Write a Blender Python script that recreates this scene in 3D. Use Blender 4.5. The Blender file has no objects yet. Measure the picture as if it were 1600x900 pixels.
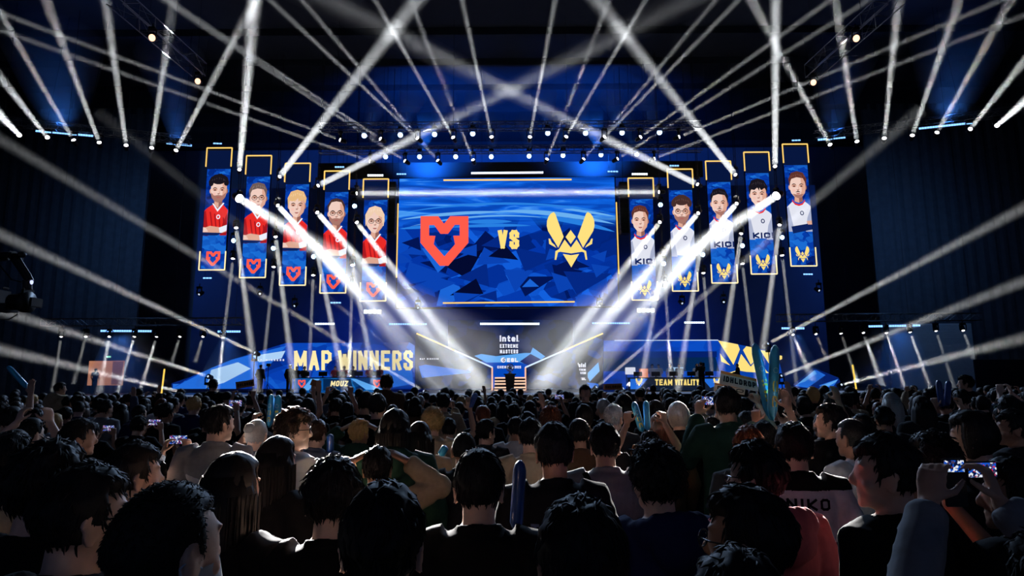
import bpy, bmesh, math, random
from mathutils import Vector, Matrix, Quaternion, noise
from mathutils.geometry import tessellate_polygon
random.seed(7)
sc = bpy.context.scene
COL = sc.collection
# ---------------------------------------------------------------- camera, world, exposure
F = 960.0
CAM_Z = 1.9
PITCH = math.atan(140 / F)
cam = bpy.data.cameras.new('camera'); cam.sensor_width = 36; cam.lens = 36 * F / 1600; cam.clip_end = 300
cam_ob = bpy.data.objects.new('camera', cam); COL.objects.link(cam_ob); sc.camera = cam_ob
cam_ob.matrix_world = Matrix.Translation((0, 0, CAM_Z)) @ Matrix.Rotation(math.pi / 2 + PITCH, 4, 'X') @ Matrix.Rotation(math.radians(-0.35), 4, 'Z')
CM = cam_ob.matrix_world.copy(); CR = CM.to_3x3()
def P(px, py, Y):
    """the point at depth Y that the photograph shows at (px, py)"""
    d = CR @ Vector(((px - 800) / F, (450 - py) / F, -1))
    return CM.translation + d * (Y / d.y)
sc.view_settings.view_transform = 'Standard'; sc.view_settings.look = 'None'
sc.view_settings.exposure = 0.0; sc.view_settings.gamma = 1.0; sc.view_settings.use_curve_mapping = False
world = bpy.data.worlds.new('hall_dark'); sc.world = world; world.use_nodes = True
world.node_tree.nodes['Background'].inputs[0].default_value = (0.0016, 0.0026, 0.0050, 1)
world.node_tree.nodes['Background'].inputs[1].default_value = 0.0
HAZE_DENSITY = 0.025
BEAM_GAIN = 260.0
GLOW_GAIN = 950.0
CROWD_LIGHT = 14000.0
# ---------------------------------------------------------------- materials
def lin(c):
    return tuple(((v / 255) / 12.92 if v / 255 <= 0.04045 else ((v / 255 + 0.055) / 1.055) ** 2.4) for v in c)
MATS = {}
def mat(name, rgb=(128, 128, 128), rough=0.6, metal=0.0, noise_amt=0.12, scale=30.0, spec=0.4):
    if name in MATS: return MATS[name]
    m = bpy.data.materials.new(name); m.use_nodes = True; nt = m.node_tree
    b = nt.nodes['Principled BSDF']; c = lin(rgb)
    b.inputs['Roughness'].default_value = rough; b.inputs['Metallic'].default_value = metal
    b.inputs['Specular IOR Level'].default_value = spec
    tc = nt.nodes.new('ShaderNodeTexCoord'); nz = nt.nodes.new('ShaderNodeTexNoise'); nz.inputs['Scale'].default_value = scale
    nt.links.new(tc.outputs['Object'], nz.inputs['Vector'])
    mx = nt.nodes.new('ShaderNodeMix'); mx.data_type = 'RGBA'
    mx.inputs['A'].default_value = (*[v * (1 - noise_amt) for v in c], 1); mx.inputs['B'].default_value = (*[min(1, v * (1 + noise_amt)) for v in c], 1)
    nt.links.new(nz.outputs['Fac'], mx.inputs['Factor']); nt.links.new(mx.outputs['Result'], b.inputs['Base Color'])
    MATS[name] = m; return m
def emit(name, rgb, strength=1.0, sample=False):
    if name in MATS: return MATS[name]
    m = bpy.data.materials.new(name); m.use_nodes = True; nt = m.node_tree; nt.nodes.clear()
    o = nt.nodes.new('ShaderNodeOutputMaterial'); e = nt.nodes.new('ShaderNodeEmission')
    e.inputs['Color'].default_value = (*lin(rgb), 1); e.inputs['Strength'].default_value = strength
    nt.links.new(e.outputs[0], o.inputs['Surface'])
    m.cycles.emission_sampling = 'NONE'
    MATS[name] = m; return m
def led_crystal(name, dark, mid, light, scale=0.22, waves=True, top=0.55, sample=True, strength=1.0):
    """LED picture of faceted blue crystal with pale wave streaks (the picture the screen shows)"""
    if name in MATS: return MATS[name]
    m = bpy.data.materials.new(name); m.use_nodes = True; nt = m.node_tree; nt.nodes.clear(); N = nt.nodes.new; L = nt.links.new
    o = N('ShaderNodeOutputMaterial'); e = N('ShaderNodeEmission'); e.inputs['Strength'].default_value = strength
    tc = N('ShaderNodeTexCoord'); mp = N('ShaderNodeMapping'); mp.inputs['Scale'].default_value = (1.0, 1.0, 1.5); mp.inputs['Rotation'].default_value = (0, 0.5, 0)
    L(tc.outputs['Object'], mp.inputs['Vector'])
    wn = N('ShaderNodeTexNoise'); wn.inputs['Scale'].default_value = 0.25; L(mp.outputs[0], wn.inputs['Vector'])
    ad = N('ShaderNodeMix'); ad.data_type = 'RGBA'; ad.blend_type = 'ADD'; ad.inputs['Factor'].default_value = 1.6
    L(mp.outputs[0], ad.inputs['A']); L(wn.outputs['Color'], ad.inputs['B'])
    vo = N('ShaderNodeTexVoronoi'); vo.inputs['Scale'].default_value = scale; vo.distance = 'MANHATTAN'; L(ad.outputs['Result'], vo.inputs['Vector'])
    v2 = N('ShaderNodeTexVoronoi'); v2.inputs['Scale'].default_value = scale * 2.3; v2.distance = 'CHEBYCHEV'; L(mp.outputs[0], v2.inputs['Vector'])
    s1 = N('ShaderNodeSeparateColor'); L(vo.outputs['Color'], s1.inputs[0]); s2 = N('ShaderNodeSeparateColor'); L(v2.outputs['Color'], s2.inputs[0])
    mm = N('ShaderNodeMath'); mm.operation = 'MULTIPLY_ADD'; mm.inputs[1].default_value = 0.6; L(s1.outputs[0], mm.inputs[0])
    m3 = N('ShaderNodeMath'); m3.operation = 'MULTIPLY'; m3.inputs[1].default_value = 0.4; L(s2.outputs[1], m3.inputs[0]); L(m3.outputs[0], mm.inputs[2])
    cr = N('ShaderNodeValToRGB'); L(mm.outputs[0], cr.inputs[0]); el = cr.color_ramp.elements
    el[0].position = 0.18; el[0].color = (*lin(dark), 1); el[1].position = 0.9; el[1].color = (*lin(light), 1)
    x = el.new(0.55); x.color = (*lin(mid), 1)
    res = cr.outputs[0]
    if waves:
        mw = N('ShaderNodeMapping'); mw.inputs['Scale'].default_value = (0.10, 1, 1.0); L(tc.outputs['Object'], mw.inputs['Vector'])
        wv = N('ShaderNodeTexNoise'); wv.inputs['Scale'].default_value = 1.6; wv.inputs['Detail'].default_value = 4; wv.inputs['Distortion'].default_value = 1.2; L(mw.outputs[0], wv.inputs['Vector'])
        c2 = N('ShaderNodeValToRGB'); L(wv.outputs['Fac'], c2.inputs[0]); q = c2.color_ramp.elements
        q[0].position = 0.42; q[0].color = (*lin((6, 66, 172)), 1); q[1].position = 0.66; q[1].color = (*lin((74, 152, 232)), 1)
        y = q.new(0.55); y.color = (*lin((14, 96, 214)), 1)
        sp = N('ShaderNodeSeparateXYZ'); L(tc.outputs['Object'], sp.inputs[0])
        mr = N('ShaderNodeMapRange'); mr.inputs[1].default_value = top; mr.inputs[2].default_value = top + 0.9; L(sp.outputs['Z'], mr.inputs[0])
        mx = N('ShaderNodeMix'); mx.data_type = 'RGBA'; L(mr.outputs[0], mx.inputs['Factor']); L(res, mx.inputs['A']); L(c2.outputs[0], mx.inputs['B']); res = mx.outputs['Result']
    L(res, e.inputs['Color']); L(e.outputs[0], o.inputs['Surface'])
    m.cycles.emission_sampling = 'NONE'
    MATS[name] = m; return m
hz = bpy.data.materials.new('lit_haze'); hz.use_nodes = True; nt = hz.node_tree; nt.nodes.clear()
_o = nt.nodes.new('ShaderNodeOutputMaterial'); _v = nt.nodes.new('ShaderNodeVolumeScatter')
_v.inputs['Density'].default_value = HAZE_DENSITY; _v.inputs['Anisotropy'].default_value = 0.15
nt.links.new(_v.outputs[0], _o.inputs['Volume'])
hz_thick = hz.copy(); hz_thick.name = 'thick_lit_haze'; hz_thick.node_tree.nodes['Volume Scatter'].inputs['Density'].default_value = .12
# ---------------------------------------------------------------- object helpers
def new_mesh(name, vs, fs, mats=(), smooth=False, fmats=None):
    me = bpy.data.meshes.new(name); me.from_pydata(vs, [], fs)
    for m in (mats if isinstance(mats, (list, tuple)) else [mats]): me.materials.append(m)
    if fmats: me.polygons.foreach_set('material_index', fmats)
    if smooth: me.polygons.foreach_set('use_smooth', [True] * len(me.polygons))
    me.update(); return me
def link(name, me, parent=None, loc=None, rot=None):
    o = bpy.data.objects.new(name, me); COL.objects.link(o)
    if parent: o.parent = parent
    if loc is not None: o.location = loc
    if rot is not None: o.rotation_euler = rot
    return o
def tag(o, label=None, cat=None, group=None, kind=None):
    if label: o['label'] = label
    if cat: o['category'] = cat
    if group: o['group'] = group
    if kind: o['kind'] = kind
    return o
def thing(name, label, cat, loc=(0, 0, 0), rz=0, group=None):
    o = link(name, None, None, loc, (0, 0, rz)); o.empty_display_size = 0.1
    return tag(o, label, cat, group)
class MB:
    """collects shapes into one mesh"""
    def __init__(s): s.v = []; s.f = []; s.m = []
    def add(s, vs, fs, mi=0):
        n = len(s.v); s.v += [tuple(v) for v in vs]; s.f += [tuple(i + n for i in f) for f in fs]; s.m += [mi] * len(fs); return s
    def box(s, a, b, mi=0, bev=0.0):
        x0, y0, z0 = (min(a[i], b[i]) for i in range(3)); x1, y1, z1 = (max(a[i], b[i]) for i in range(3))
        if bev > 0:
            bm = bmesh.new(); bmesh.ops.create_cube(bm, size=1)
            for v in bm.verts: v.co = Vector(((x0 + x1) / 2 + v.co.x * (x1 - x0), (y0 + y1) / 2 + v.co.y * (y1 - y0), (z0 + z1) / 2 + v.co.z * (z1 - z0)))
            bmesh.ops.bevel(bm, geom=bm.edges[:], offset=bev, segments=2, affect='EDGES')
            bm.verts.index_update(); s.add([v.co[:] for v in bm.verts], [[v.index for v in f.verts] for f in bm.faces], mi); bm.free(); return s
        return s.add([(x0, y0, z0), (x1, y0, z0), (x1, y1, z0), (x0, y1, z0), (x0, y0, z1), (x1, y0, z1), (x1, y1, z1), (x0, y1, z1)],
                     [(0, 3, 2, 1), (4, 5, 6, 7), (0, 1, 5, 4), (1, 2, 6, 5), (2, 3, 7, 6), (3, 0, 4, 7)], mi)
    def tube(s, pts, radii, n=8, mi=0, cap=True, up=None):
        """lofted tube; radii are numbers or (side, depth) pairs"""
        pts = [Vector(p) for p in pts]; vs = []; fs = []; k = len(pts)
        if not isinstance(radii, (list, tuple)): radii = [radii] * k
        prev = None
        for i, p in enumerate(pts):
            t = (pts[min(i + 1, k - 1)] - pts[max(i - 1, 0)])
            t = t.normalized() if t.length > 1e-9 else Vector((0, 0, 1))
            if prev is None:
                ref = Vector(up) if up else (Vector((1, 0, 0)) if abs(t.x) < 0.9 else Vector((0, 1, 0)))
            else: ref = prev
            sx = (ref - t * ref.dot(t)).normalized(); sy = t.cross(sx); prev = sx
            r = radii[i]; rx, ry = r if isinstance(r, (list, tuple)) else (r, r)
            for j in range(n):
                a = 2 * math.pi * j / n; vs.append(p + sx * (rx * math.cos(a)) + sy * (ry * math.sin(a)))
        for i in range(k - 1):
            for j in range(n):
                fs.append((i * n + j, i * n + (j + 1) % n, (i + 1) * n + (j + 1) % n, (i + 1) * n + j))
        if cap: fs.append(tuple(range(n - 1, -1, -1))); fs.append(tuple(range((k - 1) * n, k * n)))
        return s.add(vs, fs, mi)
    def ell(s, c, r, rot=None, nu=12, nv=8, mi=0):
        vs = []; fs = []; c = Vector(c)
        def put(d):
            q = Vector((d[0] * r[0], d[1] * r[1], d[2] * r[2]))
            if rot is not None: q = rot @ q
            vs.append(c + q)
        put((0, 0, -1))
        for i in range(1, nv):
            t = math.pi * i / nv
            for j in range(nu):
                a = 2 * math.pi * j / nu; put((math.sin(t) * math.cos(a), math.sin(t) * math.sin(a), -math.cos(t)))
        put((0, 0, 1))
        for j in range(nu): fs.append((0, 1 + (j + 1) % nu, 1 + j))
        for i in range(nv - 2):
            for j in range(nu): fs.append((1 + i * nu + j, 1 + i * nu + (j + 1) % nu, 1 + (i + 1) * nu + (j + 1) % nu, 1 + (i + 1) * nu + j))
        b = 1 + (nv - 2) * nu
        for j in range(nu): fs.append((b + j, b + (j + 1) % nu, len(vs) - 1))
        return s.add(vs, fs, mi)
    def poly(s, loops, to3, mi=0):
        """flat polygon with holes; loops are lists of 2D points, to3 maps (u, v) to 3D"""
        L3 = [[Vector((p[0], p[1], 0)) for p in l] for l in loops]
        tris = tessellate_polygon(L3); flat = [p for l in loops for p in l]
        return s.add([to3(p[0], p[1]) for p in flat], tris, mi)
    def mesh(s, name, mats, smooth=False): return new_mesh(name, s.v, s.f, mats, smooth, s.m)
    def build(s, name, mats, parent=None, loc=None, rot=None, smooth=False): return link(name, s.mesh(name, mats, smooth), parent, loc, rot)
def clip(poly, x0, x1, y0, y1):
    for ax, lim, sg in ((0, x0, 1), (0, x1, -1), (1, y0, 1), (1, y1, -1)):
        out = []
        for i in range(len(poly)):
            a, b = poly[i - 1], poly[i]; da, db = sg * (a[ax] - lim), sg * (b[ax] - lim)
            if (da >= 0) != (db >= 0):
                t = da / (da - db); out.append((a[0] + t * (b[0] - a[0]), a[1] + t * (b[1] - a[1])))
            if db >= 0: out.append(b)
        poly = out
        if len(poly) < 3: return []
    return poly
# stroke lettering: each letter is a few polylines in a unit box
def arc(cx, cy, rx, ry, a0, a1, n=7): return [(cx + rx * math.cos(math.radians(a0 + (a1 - a0) * i / n)), cy + ry * math.sin(math.radians(a0 + (a1 - a0) * i / n))) for i in range(n + 1)]
GL = {'A': [[(0, 0), (.5, 1), (1, 0)], [(.2, .3), (.8, .3)]], 'B': [[(0, 0), (0, 1), (.6, 1), (.95, .85), (.95, .65), (.6, .52), (0, .52)], [(.6, .52), (1, .38), (1, .15), (.6, 0), (0, 0)]],
 'C': [[(1, .75), (1, .88), (.75, 1), (.25, 1), (0, .88), (0, .12), (.25, 0), (.75, 0), (1, .12), (1, .25)]], 'D': [[(0, 0), (0, 1), (.65, 1), (1, .82), (1, .18), (.65, 0), (0, 0)]],
 'E': [[(1, 1), (0, 1), (0, 0), (1, 0)], [(0, .52), (.85, .52)]], 'G': [[(1, .75), (1, .88), (.75, 1), (.25, 1), (0, .88), (0, .12), (.25, 0), (.75, 0), (1, .12), (1, .45), (.55, .45)]],
 'H': [[(0, 0), (0, 1)], [(1, 0), (1, 1)], [(0, .5), (1, .5)]], 'I': [[(.5, 0), (.5, 1)]], 'K': [[(0, 0), (0, 1)], [(1, 1), (.1, .45), (1, 0)]], 'L': [[(0, 1), (0, 0), (1, 0)]],
 'M': [[(0, 0), (0, 1), (.5, .25), (1, 1), (1, 0)]], 'N': [[(0, 0), (0, 1), (1, 0), (1, 1)]], 'O': [[(.25, 1), (.75, 1), (1, .85), (1, .15), (.75, 0), (.25, 0), (0, .15), (0, .85), (.25, 1)]],
 'P': [[(0, 0), (0, 1), (.65, 1), (1, .88), (1, .55), (.65, .43), (0, .43)]], 'R': [[(0, 0), (0, 1), (.65, 1), (1, .88), (1, .58), (.65, .47), (0, .47)], [(.55, .47), (1, 0)]],
 'S': [[(1, .76), (1, .88), (.75, 1), (.25, 1), (0, .88), (0, .66), (1, .36), (1, .12), (.75, 0), (.25, 0), (0, .12), (0, .24)]], 'T': [[(0, 1), (1, 1)], [(.5, 1), (.5, 0)]],
 'U': [[(0, 1), (0, .15), (.25, 0), (.75, 0), (1, .15), (1, 1)]], 'V': [[(0, 1), (.5, 0), (1, 1)]], 'W': [[(0, 1), (.25, 0), (.5, .8), (.75, 0), (1, 1)]], 'X': [[(0, 0), (1, 1)], [(0, 1), (1, 0)]],
 'Y': [[(0, 1), (.5, .5), (1, 1)], [(.5, .5), (.5, 0)]], 'Z': [[(0, 1), (1, 1), (0, 0), (1, 0)]], '0': [[(.25, 1), (.75, 1), (1, .85), (1, .15), (.75, 0), (.25, 0), (0, .15), (0, .85), (.25, 1)]],
 '2': [[(0, .8), (.25, 1), (.75, 1), (1, .85), (1, .62), (0, 0), (1, 0)]], '5': [[(1, 1), (0, 1), (0, .58), (.7, .58), (1, .45), (1, .12), (.75, 0), (0, 0)]], '!': [[(.5, .32), (.5, 1)], [(.5, 0), (.5, .16)]], "'": [[(.5, .75), (.5, 1)]], ' ': [],
 'i': [[(.5, 0), (.5, .66)], [(.5, .84), (.5, 1)]], 'n': [[(0, 0), (0, .66)], [(0, .5), (.3, .66), (.7, .66), (1, .5), (1, 0)]], 't': [[(.35, .95), (.35, .12), (.6, 0), (1, 0)], [(0, .66), (1, .66)]],
 'e': [[(0, .34), (1, .34), (1, .5), (.75, .66), (.25, .66), (0, .5), (0, .15), (.25, 0), (.9, 0)]], 'l': [[(.5, 0), (.5, 1.06)]], '.': [[(.4, 0), (.4, .1)]]}
NARROW = {'I': .3, '!': .3, "'": .3, 'i': .3, 'l': .3, '.': .25, ' ': .55, 'M': 1.25, 'W': 1.45, 't': .75}
def text_quads(txt, x0, x1, y0, y1, th, gap=0.32):
    """outlines (as quads) of txt filling the box; th = stroke thickness in the units of the box"""
    ws = [NARROW.get(c, 1.0) for c in txt]; tot = sum(ws) + gap * (len(txt) - 1); u = (x1 - x0) / tot; h = y1 - y0; x = x0; out = []
    for c, w in zip(txt, ws):
        a, b = x + min(th / 2, u * w * .45), x + u * w - min(th / 2, u * w * .45); c0 = y0 + math.copysign(th / 2, h); c1 = y1 - math.copysign(th / 2, h)
        for pl in GL[c]:
            q = [(a + (b - a) * p[0], c0 + (c1 - c0) * p[1]) for p in pl]
            for i in range(len(q) - 1):
                (ax, ay), (bx, by) = q[i], q[i + 1]; L = math.hypot(bx - ax, by - ay) or 1e-6; dx, dy = (bx - ax) / L * th / 2, (by - ay) / L * th / 2
                e0 = 0.75; e1 = 0.75
                if i == 0: e0 = 1.0
                if i == len(q) - 2: e1 = 1.0
                out.append([(ax - dx * e0 - dy, ay - dy * e0 + dx), (bx + dx * e1 - dy, by + dy * e1 + dx), (bx + dx * e1 + dy, by + dy * e1 - dx), (ax - dx * e0 + dy, ay - dy * e0 - dx)])
        x += u * (w + gap)
    return out
# team emblems, traced in a 900 x 900 box (v downwards)
SHIELD = [[(140, 145), (365, 145), (440, 242), (520, 145), (752, 145), (752, 485), (495, 780), (385, 780), (138, 485)],
          [(250, 260), (315, 260), (395, 372), (490, 372), (578, 256), (640, 256), (640, 395), (558, 395), (580, 505), (445, 660), (308, 505), (330, 397), (250, 395)]]
def mir(l, c=424): return [(2 * c - x, y) for x, y in l][::-1]
_wing = [(207, 92), (228, 115), (335, 410), (265, 550), (135, 335), (119, 270), (122, 205), (142, 150), (170, 112)]
_ant = [(142, 433), (160, 433), (182, 480), (218, 512), (242, 550), (150, 500)]
BEE = [_wing, mir(_wing), [(424, 322), (490, 410), (426, 502), (360, 412)],
       [(348, 445), (426, 548), (500, 445), (578, 568), (622, 592), (637, 702), (615, 702), (598, 610), (570, 600), (430, 622), (290, 600), (262, 608), (240, 703), (220, 703), (230, 592), (275, 568)],
       [(325, 628), (430, 644), (533, 628), (432, 800)], _ant, mir(_ant)]
def emblem(mb, kind, cx, cy, size, to3, mi=0, box=None):
    """size = width of the 900 box in the units of to3's plane; v runs downwards"""
    k = size / 900.0
    tr = lambda l: [(cx + (x - (445 if kind == 'shield' else 424)) * k, cy + (y - 460) * k) for x, y in l]
    if kind == 'shield': mb.poly([tr(l) for l in SHIELD], to3, mi)
    else:
        for l in BEE:
            q = tr(l)
            if box: q = clip(q, *box)
            if len(q) >= 3: mb.poly([q], to3, mi)
def at(Y): return lambda u, v: P(u, v, Y)
# ---------------------------------------------------------------- the hall
def struct(name, mb, m, label=None):
    o = mb.build(name, m); o['kind'] = 'structure'
    if label: o['label'] = label
    return o
BLK = mat('black_paint', (14, 15, 18), 0.7); DRAPE = mat('black_drape', (62, 68, 80), 0.95, spec=0.1, noise_amt=.3, scale=2.0)
HALL = mat('hall_back_cladding', (104, 112, 134), 0.9, noise_amt=.2, scale=0.6, spec=.1); METAL = mat('black_metal', (20, 21, 24), 0.45, 0.6)
TRUSS_M = mat('dark_aluminium_truss', (96, 98, 104), 0.4, 0.8); YEL = emit('yellow_led_line', (255, 205, 110), 1.15); ICE = emit('ice_white_led_line', (205, 226, 255), 1.1)
XW, YB, ZC = 44.0, 60.0, 25.0
struct('floor', MB().box((-XW, -8, -0.2), (XW, YB, 0)), mat('dark_concrete_floor', (40, 40, 42), 0.7, scale=3))
mb = MB().box((-XW, -8, ZC), (XW, YB, ZC + .2))
for y in range(-6, 60, 4): mb.box((-XW, y, ZC - .5), (XW, y + .25, ZC))
struct('ceiling', mb, mat('dark_ceiling_panels', (44, 47, 56), 0.9, spec=.1, scale=1.5))
struct('wall_back', MB().box((-XW, YB, 0), (XW, YB + .2, ZC)), HALL)
struct('wall_left', MB().box((-XW - .2, -8, 0), (-XW, YB, ZC)), HALL); struct('wall_right', MB().box((XW, -8, 0), (XW + .2, YB, ZC)), HALL)
struct('wall_front', MB().box((-XW, -8.2, 0), (XW, -8, ZC)), HALL)
# black drape partitions flanking the stage, with folds
def drape(name, xa, xb, y, z1):
    n = int(abs(xb - xa) * 4); vs = []; fs = []
    for i in range(n + 1):
        x = xa + (xb - xa) * i / n; d = .06 * math.sin(i * 1.7) + .03 * math.sin(i * .61)
        vs += [(x, y + d, 0.0), (x, y + d, z1), (x, y + .2 + d, 0.0), (x, y + .2 + d, z1)]
    for i in range(n):
        a = 4 * i; b = a + 4; fs += [(a, b, b + 1, a + 1), (a + 2, a + 3, b + 3, b + 2), (a + 1, b + 1, b + 3, a + 3)]
    o = link(name, new_mesh(name, vs, fs, DRAPE)); o['kind'] = 'structure'; return o
drape('trim_1', -XW + .1, P(213, 500, 50).x, 50, P(213, 118, 50).z); drape('trim_2', P(1375, 500, 50).x, XW - .1, 50, P(1375, 118, 50).z)
struct('wall_stage', MB().box((P(300, 500, 48.6).x, 48.6, 0), (P(1290, 500, 48.6).x, 48.8, P(797, 292, 48.6).z)), mat('navy_set_wall', (50, 76, 140), .85, noise_amt=.15, scale=.5, spec=.2))
# grey roller shutter in the right of the back wall
mb = MB(); a = P(1386, 506, 49.6); b = P(1528, 606, 49.6); k = 30
for i in range(k):
    z0 = max(0.02, b.z) + (a.z - max(0.02, b.z)) * i / k; z1 = max(0.02, b.z) + (a.z - max(0.02, b.z)) * (i + .85) / k; mb.box((a.x, 49.55, z0), (b.x, 49.75, z1))
mb.box((a.x, 49.6, 0), (b.x, 49.74, a.z)); struct('door_1', mb, mat('grey_shutter', (150, 156, 168), 0.6, scale=4))
# ---------------------------------------------------------------- lamps and beams
LENS_W = emit('lit_white_lens', (255, 246, 250), 9.0); LENS_B = emit('lit_pale_blue_lens', (170, 205, 255), 5.0); LENS_A = emit('lit_amber_lens', (255, 190, 150), 2.5)
def head_mesh(r, L, name):
    mb = MB().tube([(0, 0, -L), (0, 0, -L * .8), (0, 0, -L * .35), (0, 0, -.02), (0, 0, 0)], [r * .55, r * .95, r * 1.05, r * 1.2, r * 1.15], 16)
    return mb.mesh(name, METAL, True)
def dome_mesh(r, m, name):
    vs = []; fs = []; n = 16
    for i, t in enumerate((90, 60, 30)):
        for j in range(n): a = 2 * math.pi * j / n; q = math.radians(t); vs.append((r * math.sin(q) * math.cos(a), r * math.sin(q) * math.sin(a), r * .5 * math.cos(q)))
    vs.append((0, 0, r * .5))
    for i in range(2):
        for j in range(n): fs.append((i * n + j, i * n + (j + 1) % n, (i + 1) * n + (j + 1) % n, (i + 1) * n + j))
    for j in range(n): fs.append((2 * n + j, 2 * n + (j + 1) % n, 3 * n))
    return new_mesh(name, vs, fs, m, True)
M_HEAD = head_mesh(.14, .42, 'lamp_head'); M_BASE = MB().box((-.16, -.13, -.02), (.16, .13, .12), bev=.02).tube([(0, 0, .1), (0, 0, .34)], .03, 8).mesh('lamp_base', METAL)
M_YOKE = MB().box((-.22, -.04, -.02), (.22, .04, .03), bev=.008).box((-.22, -.045, -.36), (-.18, .045, 0), bev=.008).box((.18, -.045, -.36), (.22, .045, 0), bev=.008).mesh('yoke', METAL)
M_LENSW = dome_mesh(.12, LENS_W, 'lens'); M_LENSB = dome_mesh(.16, LENS_B, 'lens'); M_LENSA = dome_mesh(.17, LENS_A, 'lens'); M_LENSD = dome_mesh(.07, emit('dim_lens', (190, 205, 235), 1.2), 'lens'); M_LENSS = dome_mesh(.085, LENS_W, 'lens'); M_LENSX = dome_mesh(.30, LENS_W, 'lens'); M_HEADX = head_mesh(.27, .6, 'lamp_head')
def lamp_rig(name, label, p, d, lens='w', group=None, hang=True):
    """moving head whose lens sits at p and points along d; the base hangs above (or stands below) it"""
    s = 1 if hang else -1
    t = thing(name, label, 'stage light', p + Vector((0, 0, s * .40)), 0, group)
    k = 1.6 if lens == 'x' else 1.0
    b = link('lamp_base', M_BASE, t); y = link('yoke', M_YOKE, t)
    if not hang: b.scale = (1, 1, -1); y.scale = (1, 1, -1)
    az = math.atan2(d.y, d.x) + math.pi / 2; b.rotation_euler.z = az; y.rotation_euler.z = az; b.location.z = 0.03 * s; q = d.to_track_quat('Z', 'Y')
    h = link('lamp_head', M_HEADX if lens == 'x' else M_HEAD, t, (0, 0, -s * .40)); h.rotation_mode = 'QUATERNION'; h.rotation_quaternion = q
    l = link('lens', {'w': M_LENSW, 'b': M_LENSB, 'a': M_LENSA, 'x': M_LENSX, 'd': M_LENSD, 's': M_LENSS}[lens], h)
    if not hang: MB().tube([(0, 0, -.1), (0, 0, 1.0 - t.location.z)], .03, 8).build('stand_pole', METAL, t)
    return t
def spot(p, d, half, E, col, falloff='Linear', r=.08, blend=.8, smooth=0.0):
    l = bpy.data.lights.new('spot', 'SPOT'); l.energy = E; l.color = col; l.spot_size = 2 * half; l.spot_blend = blend; l.shadow_soft_size = r
    l.use_nodes = True; n = l.node_tree.nodes; em = [x for x in n if x.type == 'EMISSION'][0]; fo = n.new('ShaderNodeLightFalloff'); fo.inputs['Strength'].default_value = 1; fo.inputs['Smooth'].default_value = smooth
    l.node_tree.links.new(fo.outputs[falloff], em.inputs['Strength'])
    lo = bpy.data.objects.new('spot', l); COL.objects.link(lo); lo.location = p; lo.rotation_mode = 'QUATERNION'; lo.rotation_quaternion = d.to_track_quat('-Z', 'Y'); return lo
def beam(label, a, b, w0, w1, B, col=(.93, .97, 1), falloff='Linear', group=None, cat='light beam', blend=.8):
    """a lit shaft of haze: the real spot lamp at a, shining to b, and the haze it lights; w0, w1 = widths in metres"""
    d = b - a; L = d.length; u = d / L; n = 20; r0, r1 = w0 / 2, w1 / 2; vs = []; fs = []; a2 = a + u * .3; L -= .3
    for z, r in ((0, r0 * 1.02), (L, r1 * 1.02)):
        for i in range(n): t = 2 * math.pi * i / n; vs.append((r * math.cos(t), r * math.sin(t), z))
    for i in range(n): fs.append((i, (i + 1) % n, n + (i + 1) % n, n + i))
    fs.append(tuple(range(n - 1, -1, -1))); fs.append(tuple(range(n, 2 * n)))
    o = link('light_beam', new_mesh('light_beam', vs, fs, hz if cat == 'light beam' else hz_thick)); o.location = a2; o.rotation_mode = 'QUATERNION'; o.rotation_quaternion = u.to_track_quat('Z', 'Y')
    tag(o, label, cat, group, 'thing')
    if cat == 'light beam':   # collimated lamp: a lit disc the size of the lens with a narrow spread
        l = bpy.data.lights.new('beam_lamp', 'AREA'); l.shape = 'DISK'; l.size = w0 * .95; l.spread = 2 * math.atan(max(.004, (r1 - r0 * .6) / L)); l.color = col; l.energy = B * BEAM_GAIN * w0 * (1 + .35 * (w1 / w0 - 1))
        lo = bpy.data.objects.new('beam_lamp', l); COL.objects.link(lo); lo.location = a2; lo.rotation_mode = 'QUATERNION'; lo.rotation_quaternion = u.to_track_quat('-Z', 'Y')
    else:
        half = math.atan((r1 - r0 * .5) / L)
        spot(a2 + u * .02, u, half, B * GLOW_GAIN / math.tan(half) * (L * .5 if falloff == 'Quadratic' else 1), col, falloff, r0 * .7, blend)
    return o
ORD = ['first', 'second', 'third', 'fourth', 'fifth', 'sixth', 'seventh', 'eighth', 'ninth', 'tenth', 'eleventh']
def px_m(w, Y): return w * Y / F
def lb(lamp_label, beam_label, pa, Ya, pb, Yb, wa, wb, B, lens='w', hang=True, **k):
    a = P(pa[0], pa[1], Ya); b = P(pb[0], pb[1], Yb); d = (b - a).normalized()
    if lamp_label: lamp_rig('moving_head_light', lamp_label, a, d, lens, hang=hang)
    return beam(beam_label, a, b, px_m(wa, Ya), px_m(wb, Yb), B, **k)
def ext(pa, pb, s):  # carry the line on past pb
    return (pa[0] + (pb[0] - pa[0]) * s, pa[1] + (pb[1] - pa[1]) * s)
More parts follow.
